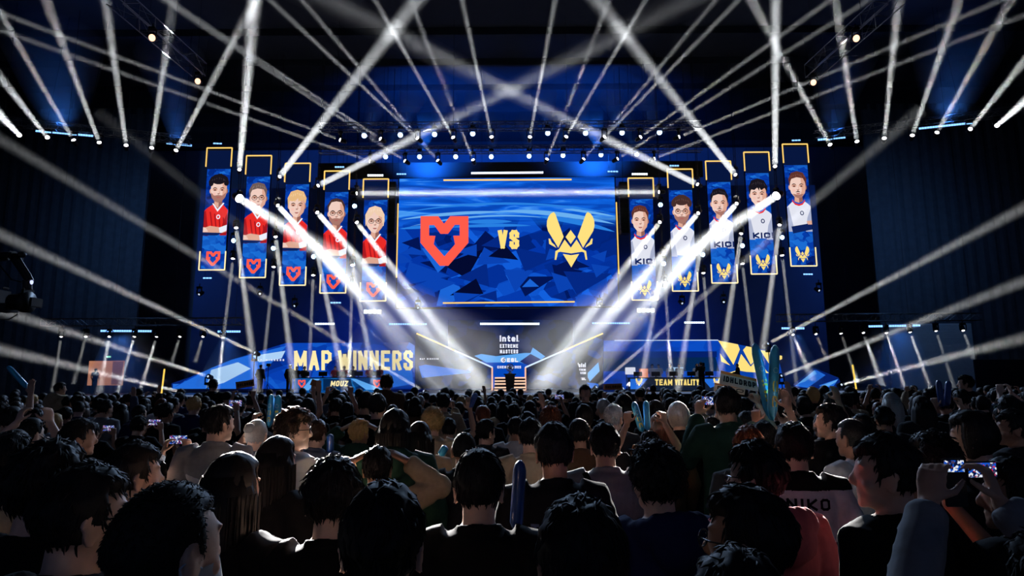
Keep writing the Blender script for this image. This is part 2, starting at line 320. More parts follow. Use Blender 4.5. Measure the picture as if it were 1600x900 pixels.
# side trusses: seven lamps each, beams fanning up and towards the hall
SL = [((30, 211), (0, 180)), ((74, 214.6), (0, 120)), ((115, 219), (0, 20)), ((155, 222.7), (72, 0)), ((197, 227), (165, 0)), ((237, 231), (272, 0)), ((275, 235), (397, 4))]
SR = [((1558, 196), (1600, 160)), ((1516, 201.5), (1600, 96)), ((1464, 207), (1580, 0)), ((1425.5, 211.6), (1499, 0)), ((1381.6, 216), (1404, 0)), ((1339, 221), (1305, 0)), ((1297, 226), (1174, 0))]
def run_at(x, side):   # depth of the side truss at screen column x
    t = (x - 0) / 300 if side < 0 else (1600 - x) / 300
    return 34.5 + 3.5 * t
for side, rows in ((-1, SL), (1, SR)):
    sn = 'left' if side < 0 else 'right'
    for i, (a, b) in enumerate(rows):
        Y = run_at(a[0], side); e = ext(a, b, 1.15 if b[1] < 5 else 1.6)
        lb('moving head lamp, %s from the %s end of the %s ceiling truss' % (ORD[i], 'outer', sn), 'white beam rising from the %s lamp in along the %s ceiling truss' % (ORD[i], sn), a, Y, e, Y - 9, 7, 24, .34)
# centre rig: two rows
RA = [((531.7, 218.7), (0, 20)), ((594.5, 217), (262, 0)), ((652.5, 216), (422, 0)), ((708, 214.7), (586, 0)), ((768, 214), (722, 0)), ((828, 214), (867.5, 0)), ((884.7, 213.6), (1009, 0)), ((944.5, 214), (1154, 0)), ((1000.8, 214), (1293, 3)), ((1061, 214), (1566, 0))]
RB = [((578, 252), (0, 47)), ((632.6, 251.4), (255, 0)), ((684, 250.8), (472, 0)), ((739, 249.8), (641, 0)), ((854.7, 248.7), (952, 0)), ((912, 248.4), (1118, 0)), ((964.7, 248), (1357, 0)), ((1022.4, 247.7), (1600, 24))]
YA, YBk = 37.0, 41.0
for nm, rows, Y in (('front', RA, YA), ('rear', RB, YBk)):
    for i, (a, b) in enumerate(rows):
        e = ext(a, b, 1.15)
        lb('moving head lamp, %s from the left, %s row of centre rig' % (ORD[i], nm), 'narrow white beam from the %s lamp from the left, %s row of centre rig' % (ORD[i], nm), a, Y, e, Y - 9, 5, 16, .22)
BA = [(569, 212), (625.5, 211), (679, 210), (738.6, 209), (856, 208), (915, 208), (972, 207.5), (1030.5, 207)]
BB = [(602.5, 245), (655.5, 245), (712, 245), (767.6, 245), (826.7, 244), (879.7, 243), (939, 242), (995, 241)]
for nm, rows, Y in (('front', BA, YA + .5), ('rear', BB, YBk + .5)):
    for i, a in enumerate(rows):
        p = P(a[0], a[1], Y); dx = (a[0] - 797) / 230
        d = Vector((-.25 * dx, -.9, -.25)).normalized()
        lamp_rig('wash_light', 'round pale blue wash lamp, %s from the left, %s row of centre rig' % (ORD[i], nm), p, d, 'b')
        beam('soft blue glow above the %s wash lamp from the left, %s row' % (ORD[i], nm), p, P(a[0] - dx * 26, a[1] - 62, Y + 1), .35, 1.9, .10, (.04, .22, 1), 'Quadratic', cat='light glow', blend=1)
        if nm == 'rear' and i in (1, 6): spot(p + Vector((0, .5, .2)), Vector((-.1 * dx, .75, .42)).normalized(), 1.15, 12000, (.008, .15, 1), 'Quadratic', .2, 1)  # wide blue spot added behind the lamp to colour the back wall
        if nm == 'front' and i in (1, 6): spot(p + Vector((0, -.5, -.2)), Vector((.2 * dx, -.80, -.52)).normalized(), .75, CROWD_LIGHT, (.45, .66, 1), 'Quadratic', .25, 1)  # extra wide spot added at this lamp to rim-light the crowd
# banner lamps, upward pair on each side and the long crossing pair
big = [('left', (374, 265), (398, 0), 9, 34, .62, 'first'), ('left', (437, 276), (652, 0), 10, 40, .62, 'second'), ('left', (497, 290), (1075, 0), 10, 64, .50, 'third'),
       ('right', (1211, 260), (1212, 0), 9, 26, .62, 'first'), ('right', (1149, 273), (932, 0), 10, 40, .62, 'second'), ('right', (1090, 288), (520, 5), 10, 64, .50, 'third')]
for sn, a, b, w0, w1, B, o in big:
    e = ext(a, b, 1.15); lb('bright moving head lamp, %s from outside in the upper row between %s banners' % (o, sn), 'broad white beam rising from the %s upper lamp between the %s banners' % (o, sn), a, 41.0, e, 28, w0, w1, B)
for sn, a, b in (('left', (557, 302), (1029, 300)), ('right', (1030, 300), (558, 302))):
    lb('moving head lamp beside the innermost %s banner, aimed level across the stage' % sn, 'level white beam crossing in front of the main screen from the %s' % sn, a, 41.0, b, 40.6, 8, 26, .34)
low = [('left', 'very bright outermost lamp', (374, 310), (770, 560), 13, 112, .45, 'x', 33), ('left', 'second middle lamp in', (434, 321), (700, 612), 9, 62, .70, 'w', 33), ('left', 'third middle lamp in', (495.6, 332), (745, 612), 9, 52, .60, 'w', 33), ('left', 'innermost middle lamp', (557.5, 347.5), (765, 612), 8, 40, .50, 'w', 33),
       ('right', 'very bright outermost lamp', (1213, 306), (826, 560), 13, 112, .45, 'x', 33), ('right', 'second middle lamp in', (1151, 318), (895, 612), 9, 62, .70, 'w', 33), ('right', 'third middle lamp in', (1091, 333), (850, 612), 9, 52, .60, 'w', 33), ('right', 'innermost middle lamp', (1031, 347), (830, 612), 8, 40, .50, 'w', 33)]
for sn, lab, a, b, w0, w1, B, ln, Ye in low:
    lb('lamp between the %s banners, %s' % (sn, lab), 'white beam slanting to stage centre between %s banners, from %s' % (sn, lab), a, 41.0, b, Ye, w0, w1, B, ln)
low2 = [('left', (369, 356), (402, 613)), ('left', (430.6, 370), (461, 613)), ('left', (494.6, 390), (540, 613)), ('left', (550.6, 414), (588, 613)), ('right', (1218, 351.5), (1183, 613)), ('right', (1158, 365), (1121, 613)), ('right', (1095, 384), (1058, 613)), ('right', (1036, 398), (1000, 613))]
for i, (sn, a, b) in enumerate(low2):
    lb('lamp in the third row down between the %s banners, %s from outside' % (sn, ORD[i % 4]), 'steep white beam falling from the third row of %s banner lamps, %s from outside' % (sn, ORD[i % 4]), a, 41.2, b, 37.5, 7, 16 if i % 4 else 18, .42)
low3 = [('left', (364, 404), (339, 613)), ('left', (427.6, 417), (407, 613)), ('left', (489.6, 430), (481, 613)), ('left', (550, 443), (545, 613)), ('right', (1222, 399), (1246, 613)), ('right', (1160, 412), (1184, 613)), ('right', (1099, 426.5), (1115, 613)), ('right', (1039, 441), (1050, 613))]
for i, (sn, a, b) in enumerate(low3):
    lb('lamp in the lowest row between the %s banners, %s from the outside' % (sn, ORD[i % 4]), 'thin pale beam falling from the lowest row of %s banner lamps, %s from outside' % (sn, ORD[i % 4]), a, 41.4, b, 39.5, 5, 9, .22)
dots = [('left', (365, 376)), ('left', (427, 388)), ('left', (490, 401)), ('left', (551, 413)), ('left', (554, 322)), ('right', (1222, 371)), ('right', (1160, 384)), ('right', (1098, 398)), ('right', (1037, 412)), ('right', (1032, 320))]
for i, (sn, a) in enumerate(dots):
    w = ['outermost', 'second from the outside', 'third from the outside', 'innermost', 'highest, beside the innermost banner'][i % 5]
    lamp_rig('wash_light', 'round pale blue lamp between the %s banners, %s' % (sn, w), P(a[0], a[1], 41.3), Vector((0, -1, -.15)).normalized(), 'b')
# stage floor lamps: long beams out over the audience
fl = [('left', (398, 551), (-60, 338), .30), ('left', (325, 588), (-60, 466), .26), ('left', (282, 612), (-60, 532), .24), ('left', (662, 611), (-60, 182), .24), ('left', (700, 618), (150, 175), .20),
      ('right', (1200, 537), (1660, 293), .30), ('right', (1221, 587), (1660, 416), .26), ('right', (1315, 601), (1660, 513), .24), ('right', (974, 607), (1640, 106), .24), ('right', (932, 605), (1440, 170), .20)]
nms = ['nearest the wing top', 'from the outer wing', 'from the stage\'s outer end', 'from the inner floor', 'from the floor beside the steps']
for i, (sn, a, b, B) in enumerate(fl):
    lb('floor lamp on the %s of the stage, %s' % (sn, nms[i % 5]), 'long hazy beam from the %s stage over the audience, %s' % (sn, nms[i % 5]), a, 39.5, b, 26, 5, 30, B, 'd', hang=False)
# low side rigs
ls = [[((95.5, 526), (82, 612)), ((134, 526), (115, 600)), ((170.7, 526), (162, 575)), ((210, 526), (186, 606)), ((244.5, 526), (218, 614)), ((281, 526), (266, 574)), ((317, 526), (305, 566)), ((348.5, 527.5), (341, 613))],
      [((1505, 516.5), (1521, 561)), ((1462.7, 517), (1491, 606)), ((1422, 519), (1453, 606)), ((1385, 520), (1412, 600)), ((1349, 520), (1366, 567)), ((1314, 521), (1340, 598)), ((1275, 522), (1292, 562)), ((1239, 523), (1252, 552))]]
for sn, rows in (('left', ls[0]), ('right', ls[1])):
    for i, (a, b) in enumerate(rows):
        lb('small hanging lamp on the low %s truss, %s from the outside' % (sn, ORD[i]), 'short faint beam below the %s lamp in on the low %s truss' % (ORD[i], sn), a, 43.0, b, 42.0, 4, 9, .15, 's')
# amber spots on the two ceiling trusses that run towards the hall
for sn, (x, y), Y in (('left', (309, 127), 34), ('left', (237.5, 59), 28.5), ('right', (1271, 129), 34), ('right', (1338, 60), 28.5)):
    lamp_rig('spot_lamp', 'amber lit lamp on the %s overhead truss, %s' % (sn, 'at its far end' if Y > 30 else 'higher up, nearer the hall'), P(x, y, Y), Vector((0, -1, -.4)).normalized(), 'a')
# ---------------------------------------------------------------- trusses
def truss(label, a, b, w=.45, n=None, name='lighting_truss'):
    """box truss from a to b (axis): four chords, two lacing parts"""
    d = b - a; L = d.length; t = thing(name, label, 'truss', a); u = d / L
    up = Vector((0, 0, 1)); sd = u.cross(up).normalized(); up = sd.cross(u); h = w / 2
    c = [sd * h + up * h, sd * -h + up * h, sd * -h - up * h, sd * h - up * h]
    for q in c: MB().tube([q, q + d], .03, 6).build('chord', TRUSS_M, t)
    n = n or max(3, int(L / (w * 1.3))); mb = MB()
    for k in range(4):
        p, q = c[k], c[(k + 1) % 4]
        for i in range(n):
            s0, s1 = d * (i / n), d * ((i + 1) / n)
            mb.tube([p + s0, q + s1] if i % 2 else [q + s0, p + s1], .015, 4); mb.tube([p + s0, q + s0], .015, 4)
    mb.build('lacing', TRUSS_M, t)
    for s in (.04, .35, .65, .96):
        q = d * s + up * h; MB().tube([q, (q.x, q.y, ZC - .1 - a.z)], .012, 5).build('hanging_cable', METAL, t)
    return t
TZ = .75
for sn, xa, xb in (('left', 5, 300), ('right', 1275, 1598)):
    rows = SL if sn == 'left' else SR
    (xa_, ya_), (xb_, yb_) = rows[0][0], rows[-1][0]; side = -1 if sn == 'left' else 1
    A = P(xa_, ya_, run_at(xa_, side)); Bv = P(xb_, yb_, run_at(xb_, side)); d = (Bv - A)
    truss('black lighting truss carrying the %s row of seven ceiling lamps' % sn, A - d * .15 + Vector((0, 0, TZ)), Bv + d * .1 + Vector((0, 0, TZ)))
for nm, rows, Y in (('front', RA, YA), ('rear', RB, YBk)):
    z = sum(P(a[0], a[1], Y).z for a, b in rows) / len(rows) + TZ; truss('black lighting truss across the centre rig, %s row' % nm, Vector((P(500, 214, Y).x, Y, z)), Vector((P(1095, 214, Y).x, Y, z)))
for sn, pa, pb in (('left', (311, 122), (180, -6)), ('right', (1269, 124), (1400, -6))):
    A = P(pa[0], pa[1], 34.3); z = A.z + .5; q = P(pb[0], pb[1], 26); q = q - CM.translation; B2 = CM.translation + q * ((z - CM.translation.z) / q.z); A.z = z
    truss('blue-lit overhead truss running towards the hall on the %s' % sn, A, B2, .8)
for sn, xa, xb, y in (('left', 68, 380, 503), ('right', 1215, 1530, 496)):
    A = P(xa, y, 43.2); B2 = P(xb, y if sn == 'left' else 496, 43.2); z = (A.z + B2.z) / 2; A.z = B2.z = z; truss('low black truss over the %s side of the stage' % sn, A, B2, .5)
# ---------------------------------------------------------------- blue LED battens
STRIP_B = emit('blue_white_led_dots', (120, 175, 255), 2.2); STRIP_W = emit('bright_white_led_dots', (215, 232, 255), 3.0)
def batten(label, pa, pb, Y, h=3.0, bright=False, n=None, glow=0, Yb=None):
    a = P(pa[0], pa[1], Y); b = P(pb[0], pb[1], Yb or Y); d = b - a; L = d.length; t = thing('led_batten', label, 'light strip', a); r = math.atan2(d.y, d.x); t.rotation_euler = (0, -math.asin(d.z / L), r)
    hh = px_m(h, Y) / 2; MB().box((0, .01, -hh * 1.3), (L, .14, hh * 1.3)).build('housing', METAL, t)
    n = n or max(3, int(L / .16)); mb = MB()
    for i in range(n): mb.box((L * (i + .1) / n, -.02, -hh), (L * (i + .9) / n, .012, hh))
    if a.z > 8: MB().tube([(L * .15, .08, 0), (L * .15, .08, ZC - a.z - .2)], .01, 5).tube([(L * .85, .08, 0), (L * .85, .08, ZC - a.z - .2)], .01, 5).build('hanging_cable', METAL, t)
    mb.build('diodes', STRIP_W if bright else STRIP_B, t)
    if glow: spot((a + b) / 2 + Vector((0, -.3, 0)), Vector((0, -.35, -1 if glow > 0 else 1)).normalized(), .9, abs(glow), (.05, .25, 1), 'Quadratic', .3, 1)
batten('long blue LED strip on the left ceiling truss', (55.7, 204.5), (145.8, 212.5), 36, glow=-900); batten('short blue LED strip at the inner end of the left ceiling truss', (260, 223.5), (300, 227.5), 38.2, glow=-400)
batten('long blue LED strip on the right ceiling truss', (1435.6, 201), (1519, 192), 36, glow=-900); batten('short blue LED strip at the inner end of the right ceiling truss', (1277.7, 218.5), (1321, 214.5), 38.2, glow=-400)
batten('tiny LED strip above the outermost left banner', (333, 224), (347, 224.5), 41, 2); batten('tiny LED strip above the outermost right banner', (1237, 219.5), (1251, 219), 41, 2)
batten('long white LED strip above the main screen', (736, 270.5), (849, 269.5), 43, 3, True, 46); batten('short LED strip above the innermost left banner', (574, 274), (599, 274), 41.6, 3, True); batten('tiny LED strip at the top left of the main screen', (619.5, 272), (635, 272), 43, 2.2)
batten('tiny LED strip at the top right of the main screen', (949, 268), (966, 268), 43, 2.2); batten('short LED strip above the innermost right banner', (987, 272), (1012, 272), 41.6, 3, True)
batten('tiny LED strip above the second left banner from the screen', (523, 261), (538, 261), 41.6, 2.2); batten('tiny LED strip above the second right banner from the screen', (1046, 259), (1061, 259), 41.6, 2.2)
batten('long blue LED strip on the low left truss', (157, 517), (237, 517.5), 43.2, 3, glow=260); batten('short blue LED strip on the low left truss', (340, 518), (376, 518), 43.2, 3, glow=160)
batten('long blue LED strip on the low right truss', (1357, 510), (1438, 508.5), 43.2, 3, glow=260); batten('short blue LED strip on the low right truss', (1221, 513), (1257, 513), 43.2, 3, glow=160)
batten('LED strip over the left player desk', (492, 506), (523, 506), 44, 2.6, True); batten('LED strip left of the stage centre', (607.6, 506.3), (667, 506.3), 45, 2.4); batten('LED strip over the stage centre logo', (750, 506), (843, 506), 46, 3, True, 36)
batten('LED strip right of the stage centre', (925, 505), (984, 505), 45, 2.4); batten('LED strip over the right player desk', (1069, 504), (1101, 504), 44, 2.6, True)
batten('tiny LED strip below the outermost left banner', (317, 434.5), (331, 434.5), 42.3, 2.2); batten('tiny LED strip below the outermost right banner', (1255, 428.5), (1270, 428.5), 42.3, 2.2); batten('tiny LED strip below the fourth left banner', (516, 473), (533, 473), 42.3, 2.2)
batten('glaring blue-white strobe below the innermost left banner', (568, 487), (596, 487), 41.8, 6, True, 4); batten('glaring blue-white strobe below the innermost right banner', (995, 485), (1023, 485), 41.8, 6, True, 4)

for sn, x in (('left', 582), ('right', 1009)):
    beam('wide blue glow below the strobe under the innermost %s banner' % sn, P(x, 489, 41.6), P(x, 608, 41), 1.4, 6.5, .16, (.04, .25, 1), 'Quadratic', cat='light glow', blend=1)
    spot(P(x, 487, 42.2), Vector((0, .9, -.3)).normalized(), 1.25, 1100, (.03, .2, 1), 'Quadratic', .3, 1)  # blue spot added behind the strobe to light the set wall
for lab, a, b, Y, w0, w1, B in (('over the long LED strip on the left ceiling truss', (100, 205), (84, 70), 36, 60, 150, .07), ('over the short LED strip on the left ceiling truss', (280, 222), (266, 90), 38, 26, 110, .06), ('over the long LED strip on the right ceiling truss', (1478, 192), (1500, 60), 36, 60, 150, .07), ('over the short LED strip on the right ceiling truss', (1299, 214), (1316, 90), 38, 26, 110, .06),
        ('under the long LED strip on the low left truss', (198, 520), (205, 612), 43, 60, 130, .09), ('under the short LED strip on the low left truss', (358, 521), (356, 600), 43, 24, 90, .09), ('under the long LED strip on the low right truss', (1397, 513), (1390, 612), 43, 60, 130, .09), ('under the short LED strip on the low right truss', (1239, 516), (1242, 600), 43, 24, 90, .09)):
    beam('blue glow ' + lab, P(a[0], a[1], Y), P(b[0], b[1], Y + (1 if b[1] < a[1] else -.5)), px_m(w0, Y), px_m(w1, Y), B, (.02, .16, 1), 'Quadratic', cat='light glow', blend=1)
for sn, x in (('left', 110), ('right', 1490)): spot(P(x, 300, 40), Vector((0, 1, -.25)).normalized(), 1.2, 1900, (.16, .38, .8), 'Quadratic', .3, 1)  # added fill spots with no fixture, brighten the dark side drapes
# extra narrow spots without fixtures, added to put lit patches on the audience
for sn, src, dst, Yd, half, E in (('left', (430.6, 372), (462, 690), 3.2, .012, 5000), ('left', (494.6, 392), (640, 672), 3.9, .012, 1500), ('right', (1158, 367), (1052, 672), 4.4, .010, 2000), ('right', (1218, 354), (1262, 730), 3.2, .008, 3500), ('left', (369, 358), (300, 715), 3.9, .012, 1100), ('right', (1095, 386), (956, 650), 5.0, .010, 1500), ('left', (550.6, 416), (600, 620), 8.5, .012, 500)):
    a = P(src[0], src[1], 40.7); b = P(dst[0], dst[1], Yd); d = (b - a).normalized(); spot(a + d * .3, d, half, E * 7, (1, .97, .94), 'Linear', .05, .7)

# slim hanging ladders that carry the lamps between the banners
for sn, cols in (('left', ((371, 262, 412), (431, 272, 425), (495, 286, 438), (554, 298, 450))), ('right', ((1216, 256, 408), (1154, 268, 420), (1094, 284, 435), (1034, 296, 448)))):
    for k, (px, ya, yb) in enumerate(cols):
        zb = P(px, yb, 41.3).z; x = P(px, (ya + yb) / 2, 41.3).x; t = thing('lamp_ladder', 'slim dark hanging ladder carrying lamps between the %s banners, %s from the outside' % (sn, ORD[k]), 'lamp ladder', Vector((x, 41.3, zb)))
        for dy in (-.12, .2): MB().tube([(0, dy, 0), (0, dy, ZC - .1 - zb)], .022, 6).build('rail', METAL, t)
        mb = MB()
        for i in range(14): mb.tube([(0, -.12, .2 + i * .6), (0, .2, .2 + i * .6)], .014, 5)
        mb.build('rungs', METAL, t)
# ---------------------------------------------------------------- main LED screen
RED = emit('led_orange_red', (255, 92, 74), 1.0); GOLD = emit('led_soft_yellow', (255, 226, 128), 1.0); WHT = emit('led_white', (236, 240, 255), 1.0); CREAM = emit('led_cream', (250, 232, 170), 1.05)
MAIN = led_crystal('led_main_picture', (1, 16, 76), (3, 50, 158), (20, 100, 224), .24, True, 1.0, True, 1.15)
SY = 44.0
def slab(name, parent, Y, px0, px1, py0, py1, m, th=.2, ymid=None):
    """upright panel seen between the given pixels; its origin is its centre"""
    xm, ym = (px0 + px1) / 2, (py0 + py1) / 2
    a = P(px0, ym, Y); b = P(px1, ym, Y); t = P(xm, py0, Y); u = P(xm, py1, Y); w = (b.x - a.x) / 2; h = (t.z - u.z) / 2; c = Vector(((a.x + b.x) / 2, Y, (t.z + u.z) / 2))
    o = MB().box((-w, 0, -h), (w, th, h)).build(name, m, parent); o.location = c if parent is None else c - parent.location; return o, c, w, h
t = thing('led_screen', 'big central LED screen with red shield emblem, VS and yellow bee emblem on blue', 'screen', Vector((P(793, 480, SY).x, SY, P(793, 480, SY).z)))
slab('housing', t, SY + .05, 620, 965, 276, 481, BLK, .5)
slab('screen_face', t, SY, 622, 963, 278, 479, MAIN, .04)
def flat(name, parent, Y, fn, mats, off=.03):
    mb = MB(); fn(mb, lambda u, v: P(u, v, Y - off) - (parent.location if parent else Vector())); return mb.build(name, mats, parent)
flat('emblem', t, SY - .02, lambda m, q: emblem(m, 'shield', 694.4, 376.2, 110, q), RED); flat('emblem', t, SY - .02, lambda m, q: emblem(m, 'bee', 891.6, 376.2, 110, q), GOLD)
flat('lettering', t, SY - .02, lambda m, q: [m.add([q(*p) for p in s], [(0, 1, 2, 3)]) for s in text_quads('VS', 778, 811, 389, 359.5, 6.6, .22)], GOLD)
rs = random.Random(5); tones = [emit('led_facet_%d' % i, c, 1.0) for i, c in enumerate([(2, 20, 84), (4, 40, 132), (10, 66, 178), (26, 100, 214), (3, 10, 48)])]
def facets(m, q):
    for k in range(46):
        x, y = rs.uniform(630, 950), rs.uniform(366, 466); r = rs.uniform(9, 34); a0 = rs.uniform(0, 6.28)
        tri = clip([(x + r * 1.5 * math.cos(a0), y + r * .8 * math.sin(a0)), (x + r * 1.2 * math.cos(a0 + rs.uniform(1.6, 2.4)), y + r * .8 * math.sin(a0 + 2.0)), (x + r * math.cos(a0 + 4.0), y + r * .6 * math.sin(a0 + 4.0))], 623, 962, 352, 478)
        if len(tri) >= 3: m.poly([tri], lambda u, v: q(u, v) + Vector((0, .018 - .0003 * k, 0)), rs.choice([0, 0, 1, 1, 2, 2, 3, 4]))
flat('facet_graphic', t, SY, facets, tones)
def streaks(m, q):
    for k, (xa, xb, y0, bend, th, mi) in enumerate(((624, 960, 318, 16, 3.5, 0), (626, 790, 331, 13, 5, 1), (780, 961, 330, 20, 7, 1), (640, 860, 337, 22, 2.6, 1), (840, 961, 336, 26, 8, 0), (624, 700, 350, 8, 5, 0), (700, 830, 352, 12, 5, 0), (880, 961, 322, 16, 4, 1), (724, 800, 346, 6, 7, 0))):
        n = 16; top = []; bot = []
        for i in range(n + 1):
            s_ = i / n; x = xa + (xb - xa) * s_; y = y0 + bend * ((x - 790) / 170) ** 2; h = th * math.sin(math.pi * min(1, max(0, s_))) ** .7 * .5; top.append((x, y - h)); bot.append((x, y + h))
        m.poly([top + bot[::-1][1:-1]], lambda u, v: q(u, v) + Vector((0, .002 - .0006 * k, 0)), mi)
flat('streak_graphic', t, SY, streaks, [emit('led_streak_blue', (40, 128, 226), 1.0), emit('led_streak_pale', (106, 176, 240), 1.0)])
hb_ = MB(); a_ = P(498, 256, 44.6); b_ = P(1098, 277, 44.6); hb_.box((a_.x, 44.45, b_.z), (b_.x, 44.6, a_.z)); o_ = hb_.build('header_panel', BLK); tag(o_, 'added black panel darkening the strip across the top of the big central screen', 'header panel')  # panel added to black out the blue-lit wall above the screen
# yellow LED lines that frame the screen
def bar(label, pa, pb, Y, w=2.6, m=None, name='led_line', cat='light line', Yb=None):
    a = P(*pa, Y); b = P(*pb, Yb or Y); r = px_m(w, Y) / 2; d = b - a; o = MB().tube([Vector(), d], r, 6).build(name, m or YEL, None, a); return tag(o, label, cat)
bar('yellow light line along the top of the central screen', (693, 281.5), (893, 280.5), SY - .12); bar('yellow light line along the bottom of the central screen', (692, 473.5), (898, 471.5), SY - .12)
bar('yellow light line down the left side of the central screen', (622, 318), (619.5, 434), SY - .12, 2.0); bar('yellow light line down the right side of the central screen', (963, 316), (967, 428), SY - .12, 2.0)
# ---------------------------------------------------------------- ten portrait banners
BLUE_L = led_crystal('led_banner_blue_left', (2, 22, 92), (6, 62, 176), (30, 118, 226), .75, False, 0, True, .9)
DARKB = mat('unlit_led_tiles', (10, 16, 34), .5)
SK = [emit('led_skin_light', (240, 205, 192), 1), emit('led_skin_warm', (222, 168, 146), 1), emit('led_skin_shade', (150, 98, 88), 1), emit('led_lip', (176, 98, 94), 1), emit('led_dark', (28, 22, 28), 1)]
HAIRC = {'black': emit('led_hair_black', (26, 22, 30), 1), 'brown': emit('led_hair_brown', (70, 46, 44), 1), 'blond': emit('led_hair_blond', (232, 186, 130), 1), 'auburn': emit('led_hair_auburn', (96, 50, 44), 1), 'grey': emit('led_hair_grey', (112, 92, 88), 1), 'pale': emit('led_hair_pale_blond', (240, 206, 176), 1)}
JR = emit('led_jersey_red', (232, 44, 40), 1); JRD = emit('led_jersey_red_shade', (166, 24, 32), 1); JW = emit('led_jersey_white', (226, 228, 240), 1); JWD = emit('led_jersey_white_shade', (168, 176, 204), 1); NAVY = emit('led_navy', (14, 34, 92), 1); BLU = emit('led_collar_blue', (40, 84, 190), 1)
def blob(cx, cy, rx, ry, n=20, fn=None):
    return [(cx + rx * math.cos(2 * math.pi * i / n) * (fn(2 * math.pi * i / n) if fn else 1), cy + ry * math.sin(2 * math.pi * i / n) * (fn(2 * math.pi * i / n) if fn else 1)) for i in range(n)]
def portrait(t, cx, T, team, hair, style, glasses=False, beard=0, hx=0.0, word=None, arms=False, wide=1.0, seed=0):
    """a player's picture on a banner; cx = banner centre column, T = top row, all in the banner's own picture plane"""
    rnd = random.Random(seed); hv = T + 66; hw = 12.4 * wide; W = 18.3
    def X(v): return cx + (v - (T + 95)) * SL_  # the column leans with the view
    SL_ = 0.0
    layers = []; mats = []
    def lay(poly, m):
        if m not in mats: mats.append(m)
        q = clip(poly, cx - W, cx + W, T + 22, T + 191)
        if len(q) >= 3: layers.append((q, mats.index(m)))
    hx_ = cx + hx
    jm, jd = (JR, JRD) if team == 'red' else (JW, JWD)
    # jersey and arms
    lay([(cx - 30, T + 134), (cx - 24, T + 103), (cx - 14, T + 93), (hx_ - 7, T + 87), (hx_ + 7, T + 87), (cx + 15, T + 93), (cx + 24, T + 102), (cx + 30, T + 134)], jm)
    lay([(cx - 30, T + 136), (cx - 24, T + 105), (cx - 16, T + 97), (cx - 12, T + 120), (cx - 9, T + 136)], jd); lay([(cx + 8, T + 136), (cx + 12, T + 114), (cx + 19, T + 98), (cx + 30, T + 136)], jd)
    for k in range(4 if team == 'red' else 0): lay([(cx - 10 + k * 7, T + 99 + k * 3), (cx - 8 + k * 7, T + 99 + k * 3), (cx - 3 + k * 6, T + 126), (cx - 5 + k * 6, T + 126)], jd)
    lay(blob(cx + 4, T + 107, 3.1, 3.6), WHT if team == 'red' else NAVY); lay(blob(cx + 4, T + 107, 1.7, 2.1), jm)
    if team == 'red':
        lay([(cx - 28, T + 128), (cx - 8, T + 121), (cx + 12, T + 124), (cx + 28, T + 120), (cx + 28, T + 127), (cx + 6, T + 134), (cx - 28, T + 136)], SK[1]); lay([(cx + 6, T + 124), (cx + 28, T + 116), (cx + 28, T + 124), (cx + 8, T + 133)], WHT)
        lay([(cx - 30, T + 120), (cx - 14, T + 124), (cx - 10, T + 130), (cx - 30, T + 132)], SK[0]); lay([(cx - 20, T + 131), (cx + 12, T + 132), (cx + 4, T + 136), (cx - 20, T + 136)], NAVY)
    elif word:
        for s in text_quads(word, cx - 13, cx + 26, T + 134, T + 125, 2.6, .2): lay(s, NAVY)
    if arms: lay([(cx - 14, T + 128), (cx + 22, T + 122), (cx + 22, T + 132), (cx - 12, T + 139)], NAVY); lay([(cx + 10, T + 120), (cx + 22, T + 118), (cx + 22, T + 125), (cx + 12, T + 125)], SK[1])
    # neck, collar
    lay([(hx_ - 5.5, T + 78), (hx_ + 6, T + 78), (hx_ + 7, T + 90), (hx_, T + 96), (hx_ - 7, T + 90)], SK[2]); lay([(hx_ - 5, T + 79), (hx_ + 1, T + 79), (hx_ + 1, T + 93), (hx_ - 6, T + 89)], SK[1])
    if team == 'red': lay([(hx_ - 9, T + 86), (hx_ - 7, T + 86), (hx_, T + 95), (hx_ + 8, T + 85), (hx_ + 10, T + 86), (hx_, T + 99)], WHT)
    else:
        lay([(hx_ - 10, T + 86), (hx_ - 6, T + 91), (hx_, T + 93), (hx_ + 6, T + 91), (hx_ + 10, T + 86), (hx_ + 10, T + 89), (hx_ + 6, T + 94), (hx_, T + 96), (hx_ - 6, T + 94), (hx_ - 10, T + 89)], JR)
        lay([(hx_ - 9, T + 84), (hx_ - 6, T + 89), (hx_, T + 91), (hx_ + 6, T + 89), (hx_ + 9, T + 84), (hx_ + 10, T + 86), (hx_ + 6, T + 91.5), (hx_, T + 93.5), (hx_ - 6, T + 91.5), (hx_ - 10, T + 86)], BLU)
    # hair behind, ears, face
    if style in ('bowl',): lay(blob(hx_, hv - 3, hw * 1.2, 18, 24), HAIRC[hair])
    lay(blob(hx_ - hw * .98, hv + 1, 2.2, 4.0, 10), SK[1]); lay(blob(hx_ + hw * .98, hv + 1, 2.2, 4.0, 10), SK[2])
    face = [(hx_ - hw, hv - 12), (hx_ - hw * 1.0, hv + 3), (hx_ - hw * .86, hv + 10), (hx_ - hw * .45, hv + 16), (hx_, hv + 18), (hx_ + hw * .45, hv + 16), (hx_ + hw * .86, hv + 10), (hx_ + hw, hv + 3), (hx_ + hw, hv - 12), (hx_ + hw * .6, hv - 19), (hx_ - hw * .6, hv - 19)]
    lay(face, SK[0]); lay([(hx_ + hw * .42, hv - 16), (hx_ + hw, hv - 12), (hx_ + hw, hv + 3), (hx_ + hw * .86, hv + 10), (hx_ + hw * .45, hv + 16), (hx_ + hw * .1, hv + 17), (hx_ + hw * .5, hv + 6)], SK[1])
